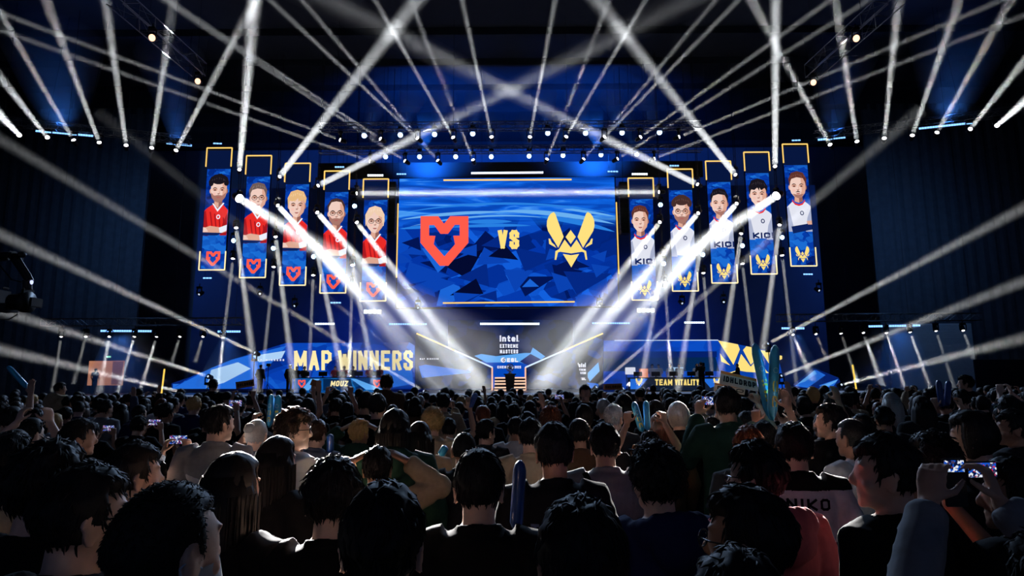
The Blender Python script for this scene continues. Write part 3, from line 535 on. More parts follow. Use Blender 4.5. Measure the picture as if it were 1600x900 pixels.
    lay([(hx_ - .6, hv - 3), (hx_ + .8, hv - 3), (hx_ + 2.4, hv + 5), (hx_ - 1.6, hv + 5.4)], SK[1]); lay([(hx_ - 1.8, hv + 4.6), (hx_ + 2.2, hv + 4.6), (hx_ + 1, hv + 6), (hx_ - 1, hv + 6)], SK[2])
    if beard == 1: lay([(hx_ - hw * .96, hv + 3), (hx_ - hw * .5, hv + 8), (hx_, hv + 7), (hx_ + hw * .5, hv + 8), (hx_ + hw * .96, hv + 3), (hx_ + hw * .84, hv + 11), (hx_ + hw * .45, hv + 17), (hx_, hv + 19), (hx_ - hw * .45, hv + 17), (hx_ - hw * .84, hv + 11)], emit('led_stubble', (168, 118, 106), 1))
    if beard == 3:
        lay([(hx_ - hw * .7, hv + 11), (hx_, hv + 12.6), (hx_ + hw * .7, hv + 11), (hx_ + hw * .42, hv + 16), (hx_, hv + 18), (hx_ - hw * .42, hv + 16)], emit('led_stubble', (168, 118, 106), 1))
        lay([(hx_ - 4.4, hv + 8.6), (hx_, hv + 6.4), (hx_ + 4.4, hv + 8.6), (hx_, hv + 8.4)], HAIRC['brown'])
    lay([(hx_ - 3.4, hv + 10), (hx_ + 3.4, hv + 10), (hx_ + 1.6, hv + 11.9), (hx_ - 1.6, hv + 11.9)], SK[3])
    for s in (-1, 1): lay(blob(hx_ + s * hw * .46, hv - 1.6, 4.0, 2.6, 12), SK[1])   # eye sockets
    lay([(hx_ - 1.2, hv - 4), (hx_ + .6, hv - 4), (hx_ + 1.0, hv + 4.6), (hx_ - 1.4, hv + 4.6)], SK[0]); lay(blob(hx_ - hw * .5, hv + 5.5, 2.6, 2.2, 10), emit('led_cheek', (244, 196, 182), 1))
    for s in (-1, 1):
        ex = hx_ + s * hw * .46
        lay([(ex - 3.0, hv - 3.6 - (s < 0) * .2), (ex, hv - 5.0), (ex + 3.0, hv - 3.6), (ex + 3, hv - 2.6), (ex, hv - 3.8), (ex - 3, hv - 2.6)], SK[4]); lay(blob(ex, hv - .6, 2.3, 1.1, 10), SK[2]); lay(blob(ex, hv - .6, 1.0, 1.0, 8), SK[4])
        if glasses:
            ring = blob(ex, hv - .2, 4.4, 3.6, 14); rin = blob(ex, hv - .2, 3.6, 2.9, 14)
            for i in range(14): lay([ring[i - 1], ring[i], rin[i], rin[i - 1]], SK[4])
    if glasses: lay([(hx_ - 1.4, hv - 1), (hx_ + 1.4, hv - 1), (hx_ + 1.4, hv - .2), (hx_ - 1.4, hv - .2)], SK[4])
    H = HAIRC[hair]
    if style == 'curly':
        for k in range(15): a = math.pi * (1 + k / 14); lay(blob(hx_ + hw * .98 * math.cos(a), hv - 11 + 10.5 * math.sin(a), 3.7 + rnd.random(), 3.9 + rnd.random(), 9), H)
        lay(blob(hx_, hv - 16, hw * .9, 7, 14), H)
    elif style == 'fringe':
        lay([(hx_ - hw * 1.1, hv + 1), (hx_ - hw * 1.2, hv - 12), (hx_ - hw * .8, hv - 22), (hx_, hv - 25), (hx_ + hw * .8, hv - 22), (hx_ + hw * 1.2, hv - 12), (hx_ + hw * 1.1, hv - 3), (hx_ + hw * .85, hv - 10), (hx_ + hw * .4, hv - 7), (hx_ + 1, hv - 12), (hx_ - hw * .5, hv - 7), (hx_ - hw * .9, hv - 8)], H)
        for k in range(7): x = hx_ - hw * .9 + k * hw * .3; lay([(x - 2.4, hv - 13), (x + 2.4, hv - 13), (x + rnd.uniform(-2, 2), hv - 5 - rnd.random() * 3)], H)
    elif style == 'bowl':
        lay([(hx_ - hw * 1.14, hv + 8), (hx_ - hw * 1.22, hv - 10), (hx_ - hw * .75, hv - 21), (hx_, hv - 24), (hx_ + hw * .75, hv - 21), (hx_ + hw * 1.22, hv - 10), (hx_ + hw * 1.14, hv + 8), (hx_ + hw * .96, hv + 2), (hx_ + hw * .9, hv - 6), (hx_ + hw * .2, hv - 10), (hx_ - 1, hv - 15), (hx_ - hw * .4, hv - 9), (hx_ - hw * .92, hv - 5), (hx_ - hw * .98, hv + 2)], H)
    elif style == 'receding':
        lay([(hx_ - hw * 1.06, hv - 1), (hx_ - hw * 1.12, hv - 12), (hx_ - hw * .7, hv - 21), (hx_, hv - 23.5), (hx_ + hw * .7, hv - 21), (hx_ + hw * 1.12, hv - 12), (hx_ + hw * 1.06, hv - 1), (hx_ + hw * .92, hv - 10), (hx_ + hw * .62, hv - 17), (hx_, hv - 18.5), (hx_ - hw * .62, hv - 17), (hx_ - hw * .92, hv - 10)], H)
    else:
        lay([(hx_ - hw * 1.05, hv), (hx_ - hw * 1.14, hv - 12), (hx_ - hw * .75, hv - 21.5), (hx_, hv - 24), (hx_ + hw * .75, hv - 21.5), (hx_ + hw * 1.14, hv - 12), (hx_ + hw * 1.05, hv), (hx_ + hw * .9, hv - 8), (hx_ + hw * .7, hv - 13), (hx_ - hw * .1, hv - 14.5), (hx_ - hw * .75, hv - 12), (hx_ - hw * .9, hv - 8)], H)
    HL = emit('led_hair_glint_' + hair, {'black': (66, 58, 66), 'brown': (112, 80, 72), 'blond': (250, 220, 176), 'auburn': (146, 88, 74), 'grey': (158, 136, 128), 'pale': (252, 230, 208)}[hair], 1)
    for k in range(7):   # combed strands catching the light
        x = hx_ + (k - 3) * hw * .24 + rnd.uniform(-.8, .8); y = hv - (20 if style != 'receding' else 21.6) + abs(k - 3) * 1.0; l_ = rnd.uniform(2, 4.4) if style != 'receding' else 1.4
        lay([(x - .35, y), (x + .45, y), (x + (k - 3) * .5 + .5, y + l_), (x + (k - 3) * .5, y + l_)], HL)
    return layers, mats
def banner(label, cx, T, team, **kw):
    Y = 42.0; Lh = 190; t = thing('led_banner', label, 'banner', Vector((P(cx, T + Lh, Y).x, Y, P(cx, T + Lh, Y).z))); o = t.location.copy()
    cxm = cx; mid = T + Lh / 2
    def q(off): 
        def g(u, v):   # picture plane upright: columns taken at the banner's middle row
            p = P(u, mid, Y); z = P(cxm, v, Y).z; return Vector((p.x, Y - off, z)) - o
        return g
    def bx(name, u0, u1, v0, v1, m, off, th):
        a = q(0)(u0, v0); b = q(0)(u1, v1); return MB().box((a.x, -off, b.z), (b.x, -off + th, a.z)).build(name, m, t)
    bx('backing', cx - 19.2, cx + 19.2, T + 2, T + Lh, DARKB, -.02, .16); bx('header_panel', cx - 18.4, cx + 18.4, T + 3, T + 32, emit('led_header_deep_blue', (7, 22, 62), 1), .0, .03); face = bx('screen_face', cx - 18.4, cx + 18.4, T + 32, T + Lh - 1, BLUE_L, .0, .03)
    mb = MB(); ly, ms = portrait(t, cx, T, team, **kw)
    for k, (pl, mi) in enumerate(ly): mb.poly([pl], q(.012 + .0022 * k), mi)
    mb.build('player_picture', ms, t)
    mb = MB(); emblem(mb, 'shield' if team == 'red' else 'bee', cx, T + 172, 32, q(.02)); mb.build('emblem', RED if team == 'red' else GOLD, t)
    for nm, vb, ve in (('top_bracket', T, T + 29), ('bottom_bracket', T + Lh, T + Lh - 29)):
        a = q(0)(cx - 19.8, ve); b = q(0)(cx - 19.8, vb); c = q(0)(cx + 19.8, vb); d = q(0)(cx + 19.8, ve); r = .048; mb = MB(); y = Vector((0, -.1, 0))
        for s, e in ((a, b), (b, c), (c, d)): mb.tube([s + y, e + y], r, 6)
        mb.build(nm, YEL if nm[0] == 't' else emit('cream_led_line', (255, 232, 176), 1.15), t)
    for s in (-1, 1):
        a = q(0)(cx + s * 14, T + 2); MB().tube([a + Vector((0, .06, 0)), Vector((a.x, .06, min(ZC - o.z, a.z + 9)))], .012, 5).build('hanging_cable', METAL, t)
    return t
banner('outermost left LED banner: player with curly black hair and stubble, arms crossed, red jersey', 338, 232, 'red', hair='black', style='curly', beard=1, hx=2.5, seed=1)
banner('second left LED banner from outside: player with short hair and round glasses, red jersey', 400.5, 244, 'red', hair='grey', style='short', glasses=True, hx=2, seed=2)
banner('third left LED banner from outside: player with messy blond fringe, red jersey', 462, 256, 'red', hair='blond', style='fringe', hx=1, seed=3)
banner('fourth left LED banner from outside: player with receding hair, glasses and stubble, red jersey', 524, 268, 'red', hair='brown', style='receding', glasses=True, beard=1, hx=1, seed=4)
banner('innermost left LED banner: player with pale blond bowl cut and glasses, red jersey', 585.5, 280.5, 'red', hair='pale', style='bowl', glasses=True, hx=0, seed=5)
banner('innermost right LED banner: player with short swept auburn hair, white jersey', 1004, 279, 'white', hair='auburn', style='short', hx=-3, word='KICK', seed=6, wide=.95)
banner('second right LED banner from the screen: player with curly hair and glasses, white jersey', 1066, 265, 'white', hair='brown', style='curly', glasses=True, beard=1, hx=0, seed=7)
banner('third right LED banner from the screen: player with short hair and moustache, white jersey', 1126.5, 252.5, 'white', hair='black', style='short', beard=3, hx=-1.5, word='KICK', seed=8)
banner('fourth right LED banner from the screen: player with dark fringe and moustache, white jersey', 1187, 238.5, 'white', hair='black', style='fringe', beard=0, hx=-1, word='KICK', seed=9)
banner('outermost right LED banner: smiling player with brown hair, arms crossed, white jersey', 1248, 226, 'white', hair='auburn', style='short', beard=3, hx=0, arms=True, seed=10)
# ---------------------------------------------------------------- stage deck, wings, LED walls
DZ = 1.0; DECK = mat('black_stage_deck', (26, 28, 34), .35, scale=8)
t = thing('stage_deck', 'long black stage deck across the end of the hall', 'stage', (0, 37.5, 0)); MB().box((-27, 0, .9), (27, 10.9, DZ)).build('deck_top', DECK, t); MB().box((-26.9, .05, 0), (26.9, .12, .9)).build('front_fascia', BLK, t)
MB().box((-27, -.03, .88), (27, 0, .99)).build('edge_strip', emit('dim_edge_light', (120, 140, 180), .5), t)
LEDL = led_crystal('led_wall_blue', (3, 30, 112), (8, 66, 186), (24, 104, 222), .30, False, 0, True, .9); LEDD = led_crystal('led_wall_deep', (2, 10, 40), (5, 28, 92), (10, 60, 160), .3, False, 0, True, .8)
SHARD = emit('led_ice_blue', (96, 172, 246), .95); SHARD2 = emit('led_mid_blue', (36, 112, 226), .9); SHARD3 = emit('led_dark_blue', (6, 34, 110), .9); TEAL = emit('led_dark_teal', (4, 40, 84), .9); PALE = emit('led_pale_blue_white', (176, 214, 252), .95)
def ledwall(name, label, Y, outline, m, graphics, Yr=None, cat='LED wall', xr=None):
    """LED wall whose outline is seen at these pixels; graphics = list of (part name, material, [loops])"""
    us = [p[0] for p in outline]; x0, x1 = min(us), max(us)
    if xr: x0, x1 = xr
    def yy(u): return Y if Yr is None else Y + (Yr - Y) * (u - x0) / (x1 - x0)
    c = P(sum(us) / len(us), max(p[1] for p in outline), yy(sum(us) / len(us))); t = thing(name, label, cat, c)
    g = lambda off: (lambda u, v: P(u, v, yy(u) - off) - c)
    mb = MB(); n = len(outline); vs = [g(0)(*p) for p in outline] + [g(-.18)(*p) for p in outline]; tr = tessellate_polygon([[Vector((p[0], p[1], 0)) for p in outline]])
    mb.add(vs, [tuple(f) for f in tr]); o = mb.build('screen_face', m, t)
    b = MB().add(vs, [tuple(i + n for i in f) for f in tr] + [(i, (i + 1) % n, n + (i + 1) % n, n + i) for i in range(n)]); b.build('housing', BLK, t)
    for k, (pn, pm, loops) in enumerate(graphics):
        mb = MB()
        for l in loops: mb.poly([l], g(.015 + .012 * k))
        if mb.v: mb.build(pn, pm, t)
    return t
TQ = text_quads
bee_big = []
def bee_polys(cx, cy, size, box=None):
    out = []; k = size / 900
    for l in BEE:
        q = [(cx + (x - 424) * k, cy + (y - 460) * k) for x, y in l]
        if box: q = clip(q, *box)
        if len(q) >= 3: out.append(q)
    return out
ledwall('led_wall', 'blue LED wall reading MAP WINNERS behind the left player desk', 42.5, [(268, 607.5), (300, 588), (362, 562), (447, 536), (640, 535), (648, 540), (648, 607.5)], LEDL,
        [('shard_graphic', SHARD2, [[(268, 607.5), (330, 575), (362, 562), (448, 540), (420, 572), (370, 607.5)], [(560, 560), (640, 548), (646, 600), (600, 607.5)]]), ('pale_shard_graphic', PALE, [[(330, 578), (372, 566), (392, 576), (350, 598), (322, 606)], [(395, 556), (446, 548), (440, 560), (405, 566)]]),
         ('lettering', CREAM, TQ('MAP', 459.5, 518, 578.5, 547.5, 5.4, .22) + TQ('WINNERS', 528, 645, 578.5, 547.5, 5.4, .22)), ('small_lettering', WHT, TQ('MAP WINNERS', 397, 444, 564, 561, .7, .9))])
ledwall('led_wing', 'slanting LED wing with blue crystal right of the MAP WINNERS wall', 42.5, [(649, 521), (769, 574), (769, 606.5), (649, 607.5)], led_crystal('led_wing_grey', (6, 12, 26), (12, 30, 70), (18, 66, 160), .4, False, 0, True, .7),
        [('shard_graphic', SHARD2, [[(654, 572), (700, 562), (752, 582), (745, 606.5), (664, 606.5)], [(690, 556), (712, 562), (706, 586), (694, 580)]]), ('pale_shard_graphic', SHARD, [[(693, 574), (712, 562), (706, 585)]]), ('small_lettering', WHT, TQ('MAP WINNERS', 656, 685, 562, 559.5, .7, .9))], Yr=45.5)
ledwall('led_wall', 'LED wall behind the centre steps with white event lettering over light blue mountains', 46.3, [(700, 500), (895, 500), (895, 607.5), (700, 607.5)], led_crystal('led_centre_dark', (6, 14, 34), (8, 24, 60), (12, 40, 104), .35, False, 0, True, .7),
        [('floor_graphic', emit('led_strong_blue', (6, 74, 190), .95), [[(740, 566), (770, 562), (850, 562), (862, 572), (850, 590), (830, 606.5), (765, 606.5)]]),
         ('ridge_graphic', SHARD, [[(741, 556), (752, 553), (775, 556.5), (820, 551.5), (829, 551.5), (832.5, 543), (852, 557), (842, 564), (826, 570), (812, 566), (760, 566.5)]]), ('shade_graphic', SHARD3, [[(812, 565), (829, 553), (846, 562), (826, 571)]]),
         ('lettering', WHT, TQ('intel', 781, 809, 533.8, 524, 2.4, .30) + TQ('.', 810, 811.2, 533.8, 526, .8) + TQ('EXTREME', 781, 809.5, 543.6, 537.6, 1.35, .35) + TQ('MASTERS', 781, 809.5, 552.3, 546.2, 1.35, .35) + TQ('ESL', 792, 809.5, 565.8, 559.4, 1.9, .25) + TQ('CHENGDU', 777, 802, 575.6, 571.6, .95, .35) + TQ('2025', 804, 814, 575.6, 571.6, .95, .35)),
         ('round_mark', WHT, [blob(786.3, 562.5, 4.0, 4.0, 20)]), ('mark_detail', SHARD3, [[(784, 565), (786.5, 560.5), (789.6, 559.6), (788.6, 561.2), (786.9, 561.6), (786.2, 563)], [(786, 565.4), (787.3, 562.6), (789.4, 562.2), (788.2, 564.6)]])])
ledwall('led_wing', 'slanting LED wing with blue crystal left of the TEAM VITALITY wall', 45.5, [(821, 574), (942, 521), (942, 607.5), (821, 606.5)], led_crystal('led_wing_grey', (6, 12, 26), (12, 30, 70), (18, 66, 160), .4, False, 0, True, .7),
        [('shard_graphic', SHARD2, [[(850, 590), (862, 572), (880, 580), (900, 590), (935, 600), (935, 606.5), (850, 606.5)]]), ('pale_shard_graphic', SHARD, [[(856, 604), (872, 586), (905, 596), (935, 566), (937, 580), (918, 600), (890, 600), (862, 607.5)]]), ('lettering', WHT, TQ('intel', 903, 915, 574, 567, 1.5, .3) + TQ('EXTREME', 903, 915.5, 579.5, 576, .8, .3) + TQ('MASTERS', 903, 915.5, 584.5, 581, .8, .3) + TQ('ESL', 906, 915.5, 594, 590, 1.1, .25))], Yr=42.5)
box = (1121, 1222, 532, 589)
ledwall('led_wall', 'blue LED wall with an oversized cropped yellow emblem behind the right player desk', 42.5, [(943, 532), (1122, 531.5), (1214, 551), (1226, 600), (1226, 607.5), (943, 607.5)], led_crystal('led_wall_band', (4, 52, 150), (8, 72, 196), (16, 92, 216), .16, False, 0, True, .9),
        [('dark_band_graphic', TEAL, [[(943, 560), (960, 556), (1118, 558), (1124, 580), (943, 580)]]), ('navy_band_graphic', SHARD3, [[(943, 549), (1120, 549), (1120, 558), (943, 560)]]), ('emblem_ground', emit('led_emblem_blue', (10, 66, 170), .9), [[(1122, 532), (1214, 551), (1226, 600), (1140, 600)]]),
         ('emblem', GOLD, [clip(q, *box) for q in [[(1122, 532), (1153, 538), (1156, 546), (1146, 570)], [(1125, 552), (1131, 560), (1141, 571), (1127, 565)], [(1161, 547), (1166, 541), (1188, 545), (1182, 561), (1173, 570)], [(1158, 553), (1173, 573), (1184, 560), (1198, 580), (1202, 583), (1166, 581), (1150, 578)], [(1188, 547), (1206, 550), (1202, 569)], [(1217, 555), (1222, 556), (1222, 561), (1217, 563)], [(1140, 582), (1150, 579), (1146, 586)]]])])
ledwall('led_shard_wall', 'low angular LED panel with pale blue shards at the outer left of the stage', 43.2, [(268, 599), (310, 598), (322, 590), (318, 582), (300, 600), (290, 606.5), (268, 606.5)], SHARD3, [('shard_graphic', SHARD2, [[(270, 600), (308, 599), (300, 606.5), (270, 606.5)]])], cat='LED panel')
ledwall('led_shard_wall', 'angular LED panel with pale blue shards at the outer right of the stage', 43.2, [(1240, 600), (1272, 575), (1310, 590), (1316, 604), (1300, 606.5), (1240, 606.5)], SHARD3, [('shard_graphic', SHARD2, [[(1242, 603), (1275, 578), (1290, 586), (1262, 606)], [(1280, 602), (1310, 592), (1302, 604), (1284, 606.5)]]), ('pale_shard_graphic', SHARD, [[(1246, 600), (1273, 578), (1276, 584), (1258, 596)], [(1284, 602), (1309, 593), (1306, 597), (1290, 606)]])], cat='LED panel')
for sn, a, b, Y0, Y1 in (('left', (651, 521), (769, 574), 42.4, 45.4), ('right', (942, 521), (821, 574), 42.4, 45.4)):
    m_ = ((a[0] + b[0]) / 2, (a[1] + b[1]) / 2); bar('glowing edge line sloping down the %s LED wing, its upper half' % sn, a, m_, Y0, 2.2, YEL, 'edge_light', Yb=(Y0 + Y1) / 2); bar('glowing edge line sloping down the %s LED wing, its lower half' % sn, m_, b, (Y0 + Y1) / 2, 2.6, ICE, 'edge_light', Yb=Y1)
    bar('upright warm edge line on the inner end of the %s LED wing' % sn, b, (b[0], 613), Y1, 2.4, emit('warm_edge_line', (255, 190, 160), 1.1), 'edge_light')
bar('thin pale line along the top of the TEAM VITALITY wall', (960, 532), (1122, 531.5), 42.35, 1.4, ICE, 'edge_light')
# lit steps
t = thing('stage_steps', 'lit stage steps with glowing edges in the stage centre', 'steps', (P(797, 612, 44.5).x, 43.6, DZ)); hw = px_m(24, 44); o = t.location
zt = [P(797, y, 44.2).z - DZ for y in (608.5, 604.5, 599, 594.5, 589.5)]
for k in range(5): MB().box((-hw, .35 * k, 0), (hw, 2.0, zt[k])).build('step', mat('dark_blue_step', (20, 30, 70), .5), t)
for k in range(5):
    e = MB().box((-hw, .35 * k - .03, zt[k] - .09), (hw, .35 * k + .02, zt[k] + .01)).build('step_light', emit('warm_step_line', (255, 206, 176), 1.1), t)
t = thing('podium', 'dark tapered podium in front of the lit steps', 'podium', (P(797, 612, 42.6).x, 42.6, DZ)); h = P(797, 584, 42.6).z - DZ
vs = []; 
for z, w in ((0, .26), (.05, .26), (h - .08, .34), (h - .08, .42), (h, .42)): vs += [(-w, -w, z), (w, -w, z), (w, w, z), (-w, w, z)]
MB().add(vs, [(4 * i + j, 4 * i + (j + 1) % 4, 4 * i + 4 + (j + 1) % 4, 4 * i + 4 + j) for i in range(4) for j in range(4)] + [(3, 2, 1, 0), (16, 17, 18, 19)]).build('podium_body', mat('black_podium', (24, 25, 27), .4), t)
t = thing('trophy', 'round silver trophy standing on the podium', 'trophy', (P(797, 584, 42.6).x, 42.6, DZ + h)); r = px_m(6.2, 42.6) / 1
SIL = mat('polished_silver', (225, 228, 232), .18, 1.0)
MB().tube([(0, 0, 0), (0, 0, .05), (0, 0, .1), (0, 0, .16)], [.16, .15, .06, .05], 16).build('trophy_base', SIL, t, smooth=True); zc = .14 + r
mb = MB()
for i in range(24):
    a0, a1 = 2 * math.pi * i / 24, 2 * math.pi * (i + 1) / 24; mb.tube([(r * .88 * math.cos(a0), 0, zc + r * .88 * math.sin(a0)), (r * .88 * math.cos(a1), 0, zc + r * .88 * math.sin(a1))], r * .14, 8, cap=False)
mb.build('ring', SIL, t, smooth=True); mb = MB().ell((0, 0, zc), (r * .5, r * .28, r * .5)); 
for i in range(5):
    a = 2 * math.pi * i / 5 + .4; mb.tube([(0, 0, zc), (r * .5 * math.cos(a), 0, zc + r * .5 * math.sin(a)), (r * .85 * math.cos(a + .5), 0, zc + r * .85 * math.sin(a + .5))], [r * .1, r * .12, r * .05], 6)
mb.build('blades', mat('dull_steel', (150, 154, 160), .3, 1), t, smooth=True)
# player desks
def desk(label, px0, px1, Y, text, tx, graphics, body):
    a = P(px0, 612, Y); b = P(px1, 612, Y); zt = P((px0 + px1) / 2, 589.5, Y).z; t = thing('player_desk', label, 'desk', ((a.x + b.x) / 2, Y, DZ)); hw = (b.x - a.x) / 2; c = t.location.copy(); ht = zt - DZ
    MB().box((-hw, .0, .04), (hw, .06, ht - .03)).build('front_panel', body, t); MB().box((-hw - .05, -.04, ht - .05), (hw + .05, .85, ht), bev=.012).build('desk_top', BLK, t)
    for s in (-1, 1): MB().box((s * hw - .04 if s > 0 else s * hw, .06, 0), (s * hw if s > 0 else s * hw + .04, .8, ht - .05)).build('side_panel', BLK, t)
    MB().box((-hw, .02, 0), (hw, .08, .05)).build('plinth', BLK, t)
    g = lambda off: (lambda u, v: P(u, v, Y - off) - c)
    for k, (pn, pm, loops) in enumerate(graphics):
        mb = MB()
        for l in loops: mb.poly([l] if not isinstance(l[0], list) else l, g(.012 + .008 * k))
        mb.build(pn, pm, t)
    n = 5
    for k in range(n):
        x = -hw * .8 + 1.6 * hw * k / (n - 1); m = thing('monitor', 'black gaming monitor on the %s player desk, %s from the left' % ('left' if px0 < 700 else 'right', ORD[k]), 'monitor', (c.x + x, c.y + .30, DZ + ht))
        MB().box((-.14, -.1, 0), (.14, .1, .02)).build('stand_foot', METAL, m); MB().box((-.03, -.02, .02), (.03, .02, .2)).build('stand_neck', METAL, m); MB().box((-.27, -.03, .08), (.27, .02, .36), bev=.01).build('display_case', BLK, m); MB().box((-.25, .021, .10), (.25, .026, .34)).build('screen_face', emit('monitor_glow', (120, 160, 230), 1.2), m)
    return t
def shield_loops(cx, cy, s):
    k = s / 900; return [[(cx + (x - 445) * k, cy + (y - 460) * k) for x, y in l] for l in SHIELD]
DESKB = led_crystal('led_desk_blue', (4, 40, 96), (10, 84, 160), (40, 140, 214), .5, False, 0, True, .9)
desk('left player desk with a blue lit front reading MOUZ', 459, 600, 39.0, 'MOUZ', 0, [('shard_graphic', SHARD, [[(548, 592), (556, 592), (600, 609), (572, 609)], [(470, 610), (486, 592), (500, 592), (482, 610)]]), ('dark_graphic', TEAL, [[(505, 592), (548, 592), (552, 610), (505, 610)]]), ('lettering', CREAM, [[(x + (604 - y) * .18, y) for x, y in q] for q in TQ('MOUZ', 516, 543, 603.5, 595, 2.0, .22)]), ('emblem', RED, [shield_loops(471.5, 599.5, 17), shield_loops(589, 599.5, 17)])], DESKB)
desk('right player desk with a dark front reading TEAM VITALITY', 985, 1126, 39.0, '', 0, [('shard_graphic', SHARD2, [[(985, 592), (1012, 592), (998, 608), (985, 608)], [(1098, 592), (1126, 592), (1126, 600), (1110, 606)]]), ('lettering', GOLD, TQ('TEAM', 1023.5, 1050.5, 602, 592.6, 2.0, .24) + TQ('VITALITY', 1054.5, 1092.5, 602, 592.6, 2.0, .24)), ('emblem', GOLD, bee_polys(998.5, 597, 16) + bee_polys(1120, 597, 16))], emit('led_desk_slate', (22, 34, 56), .8))
for px, w, m, lb_ in ((985, 8, WHT, 'white lit board left of the right player desk'), (1006, 7, emit('led_orange', (226, 130, 70), 1), 'orange lit board beside the white one left of the right desk'), (1060, 8, PALE, 'pale lit board behind the right player desk')):
    a = P(px - w, 574 if w == 8 else 576, 41.5); b = P(px + w, 585 if w == 8 else 590, 41.5); t = thing('sponsor_board', lb_, 'sign board', ((a.x + b.x) / 2, 41.5, DZ)); h = (b.x - a.x) / 2
    MB().box((-h, 0, b.z - DZ), (h, .08, a.z - DZ)).build('lit_face', m, t); 
    for s in (-1, 1): MB().box((s * h * .8 - .03, .01, 0), (s * h * .8 + .03, .07, b.z - DZ)).build('post', METAL, t)
# orange lit screen and the glow poles
a = P(139.5, 564, 47); b = P(190.5, 602, 47); t = thing('projection_screen', 'orange lit screen at the far left behind the crowd', 'screen', ((a.x + b.x) / 2, 47, 0)); h = (b.x - a.x) / 2
MB().box((-h, 0, b.z), (h, .1, a.z)).build('screen_face', emit('orange_screen_light', (176, 118, 92), .95), t); MB().box((h * .38, -.03, b.z + .05), (h * .98, -.01, a.z - .05)).build('dark_half', emit('orange_screen_dim', (112, 78, 78), .9), t)
for s in (-1, 1): MB().box((s * h * .85 - .05, .02, 0), (s * h * .85 + .05, .09, b.z)).build('post', METAL, t)
for lb_, a, b in (('yellow upright light pole left of the stage', (257, 576.5), (252.5, 614)), ('yellow upright light pole right of the stage', (1332, 570), (1338, 610))):
    p = P(*b, 40); q = P(*a, 40); t = thing('light_pole', lb_, 'light pole', (p.x, 40, DZ)); MB().tube([(0, 0, 0), (0, 0, .04)], .18, 14).build('base_plate', METAL, t); MB().tube([(0, 0, .04), (q.x - p.x, 0, q.z - DZ)], .05, 8).build('lit_tube', emit('yellow_tube', (255, 206, 90), 1.1), t)
# exit light above the orange screen
a = P(169.8, 557.5, 48); t = thing('exit_light', 'small green exit light above the orange screen', 'exit sign', a); MB().box((-.2, 0, -.09), (.2, .08, .09), bev=.02).build('case', BLK, t); MB().box((-.17, -.015, -.065), (.17, 0, .065)).build('lit_face', emit('green_exit', (150, 235, 200), 1.2), t)
# hanging speaker arrays either side of the main screen
for sn, px in (('left', 612), ('right', 974)):
    Y = 43.2; a = P(px, 286, Y); t = thing('line_array_speaker', 'dark hanging speaker column on the %s side of the main screen' % sn, 'speaker', a); z = 0
    for k in range(10):
        MB().box((-.32, -.05 - .012 * k * k * .2, z - .36), (.32, .5, z), bev=.03).build('speaker_box', BLK, t); z -= .38
    MB().box((-.3, .05, 0), (.3, .35, .12)).build('flying_bar', METAL, t); MB().tube([(0, .2, .1), (0, .2, ZC - a.z)], .02, 6).build('hanging_cable', METAL, t)
# small white fixtures glinting under the banners
for k, (px, py) in enumerate(((311, 460), (406, 459), (460, 478), (653, 481), (937, 478), (1066, 474), (1131, 472), (1280, 454))):
    p = P(px, py, 42.3); lamp_rig('spot_lamp', 'small dark lamp glinting below the LED banners, %s from the left' % ORD[k], p, Vector((.3 if k % 2 else -.3, -.8, -.5)).normalized(), 'd')
# ---------------------------------------------------------------- camera crane at the left
t = thing('camera_crane', 'black broadcast camera hanging from a crane arm at the left', 'camera crane', P(36, 400, 7.5)); Y = 7.5; c = t.location
def q(px, py, dy=0): return P(px, py, Y + dy) - c
CRM = mat('crane_black', (13, 13, 15), .5)
MB().tube([q(-260, 420, 0), q(-120, 408), q(24, 397)], [.055, .05, .04], 8).tube([q(-260, 436, 0), q(-120, 424), q(14, 404)], [.02] * 3, 6).build('crane_arm', CRM, t)
MB().box(q(16, 391, -.12), q(33, 410, .12), bev=.02).ell(q(34, 398), (.05, .05, .04)).build('pan_head', CRM, t); MB().tube([q(24, 404), q(34, 419), q(42, 431), q(47, 440)], [.055, .05, .05, .045], 8).build('drop_arm', CRM, t)
MB().tube([q(43, 438), q(43, 452)], .05, 10).box(q(36, 448, -.1), q(48, 486, .1), bev=.02).build('tilt_bracket', CRM, t); MB().box(q(-8, 452, -.12), q(18, 490, .12), bev=.03).box(q(2, 448, -.05), q(16, 453, .05), bev=.01).build('camera_body', CRM, t)
MB().tube([q(18, 472), q(34, 472), q(36, 472), q(46, 472)], [.10, .10, .13, .13], 14).build('lens', CRM, t, smooth=True); MB().box(q(49, 464, -.1), q(63, 482, .1), bev=.01).build('matte_box', CRM, t)
MB().tube([q(-20, 400), q(0, 415), q(18, 437), q(34, 441)], .008, 5).tube([q(-6, 499), q(14, 499), q(28, 490)], .008, 5).build('cable', CRM, t); MB().ell(q(49, 441), (.022, .02, .03)).build('tally_light', emit('white_blue_tally', (190, 200, 255), 1.5), t)
t2 = MB().box(q(8, 486, -.1) + Vector((0, 0, .1)), q(14, 489, .1), bev=.005).build('sled', CRM, t)
# jib base standing outside the frame carries the arm
pb = q(-260, 420); MB().tube([pb + Vector((0, 0, -c.z - pb.z)), pb], [.12, .08], 10).build('crane_post', CRM, t)
# the dark LED monitor wall at the right edge
a = P(1522, 562, 46); b = P(1640, 606, 46); t = thing('dark_screen', 'dark switched-off screen at the far right edge of the hall', 'screen', ((a.x + b.x) / 2, 46, 0)); h = (b.x - a.x) / 2
MB().box((-h, 0, max(.1, b.z)), (h, .15, a.z), bev=.03).build('screen_face', mat('dark_blue_screen', (10, 14, 30), .3), t); MB().box((-h, .02, 0), (h, .12, .12)).build('foot_bar', METAL, t)
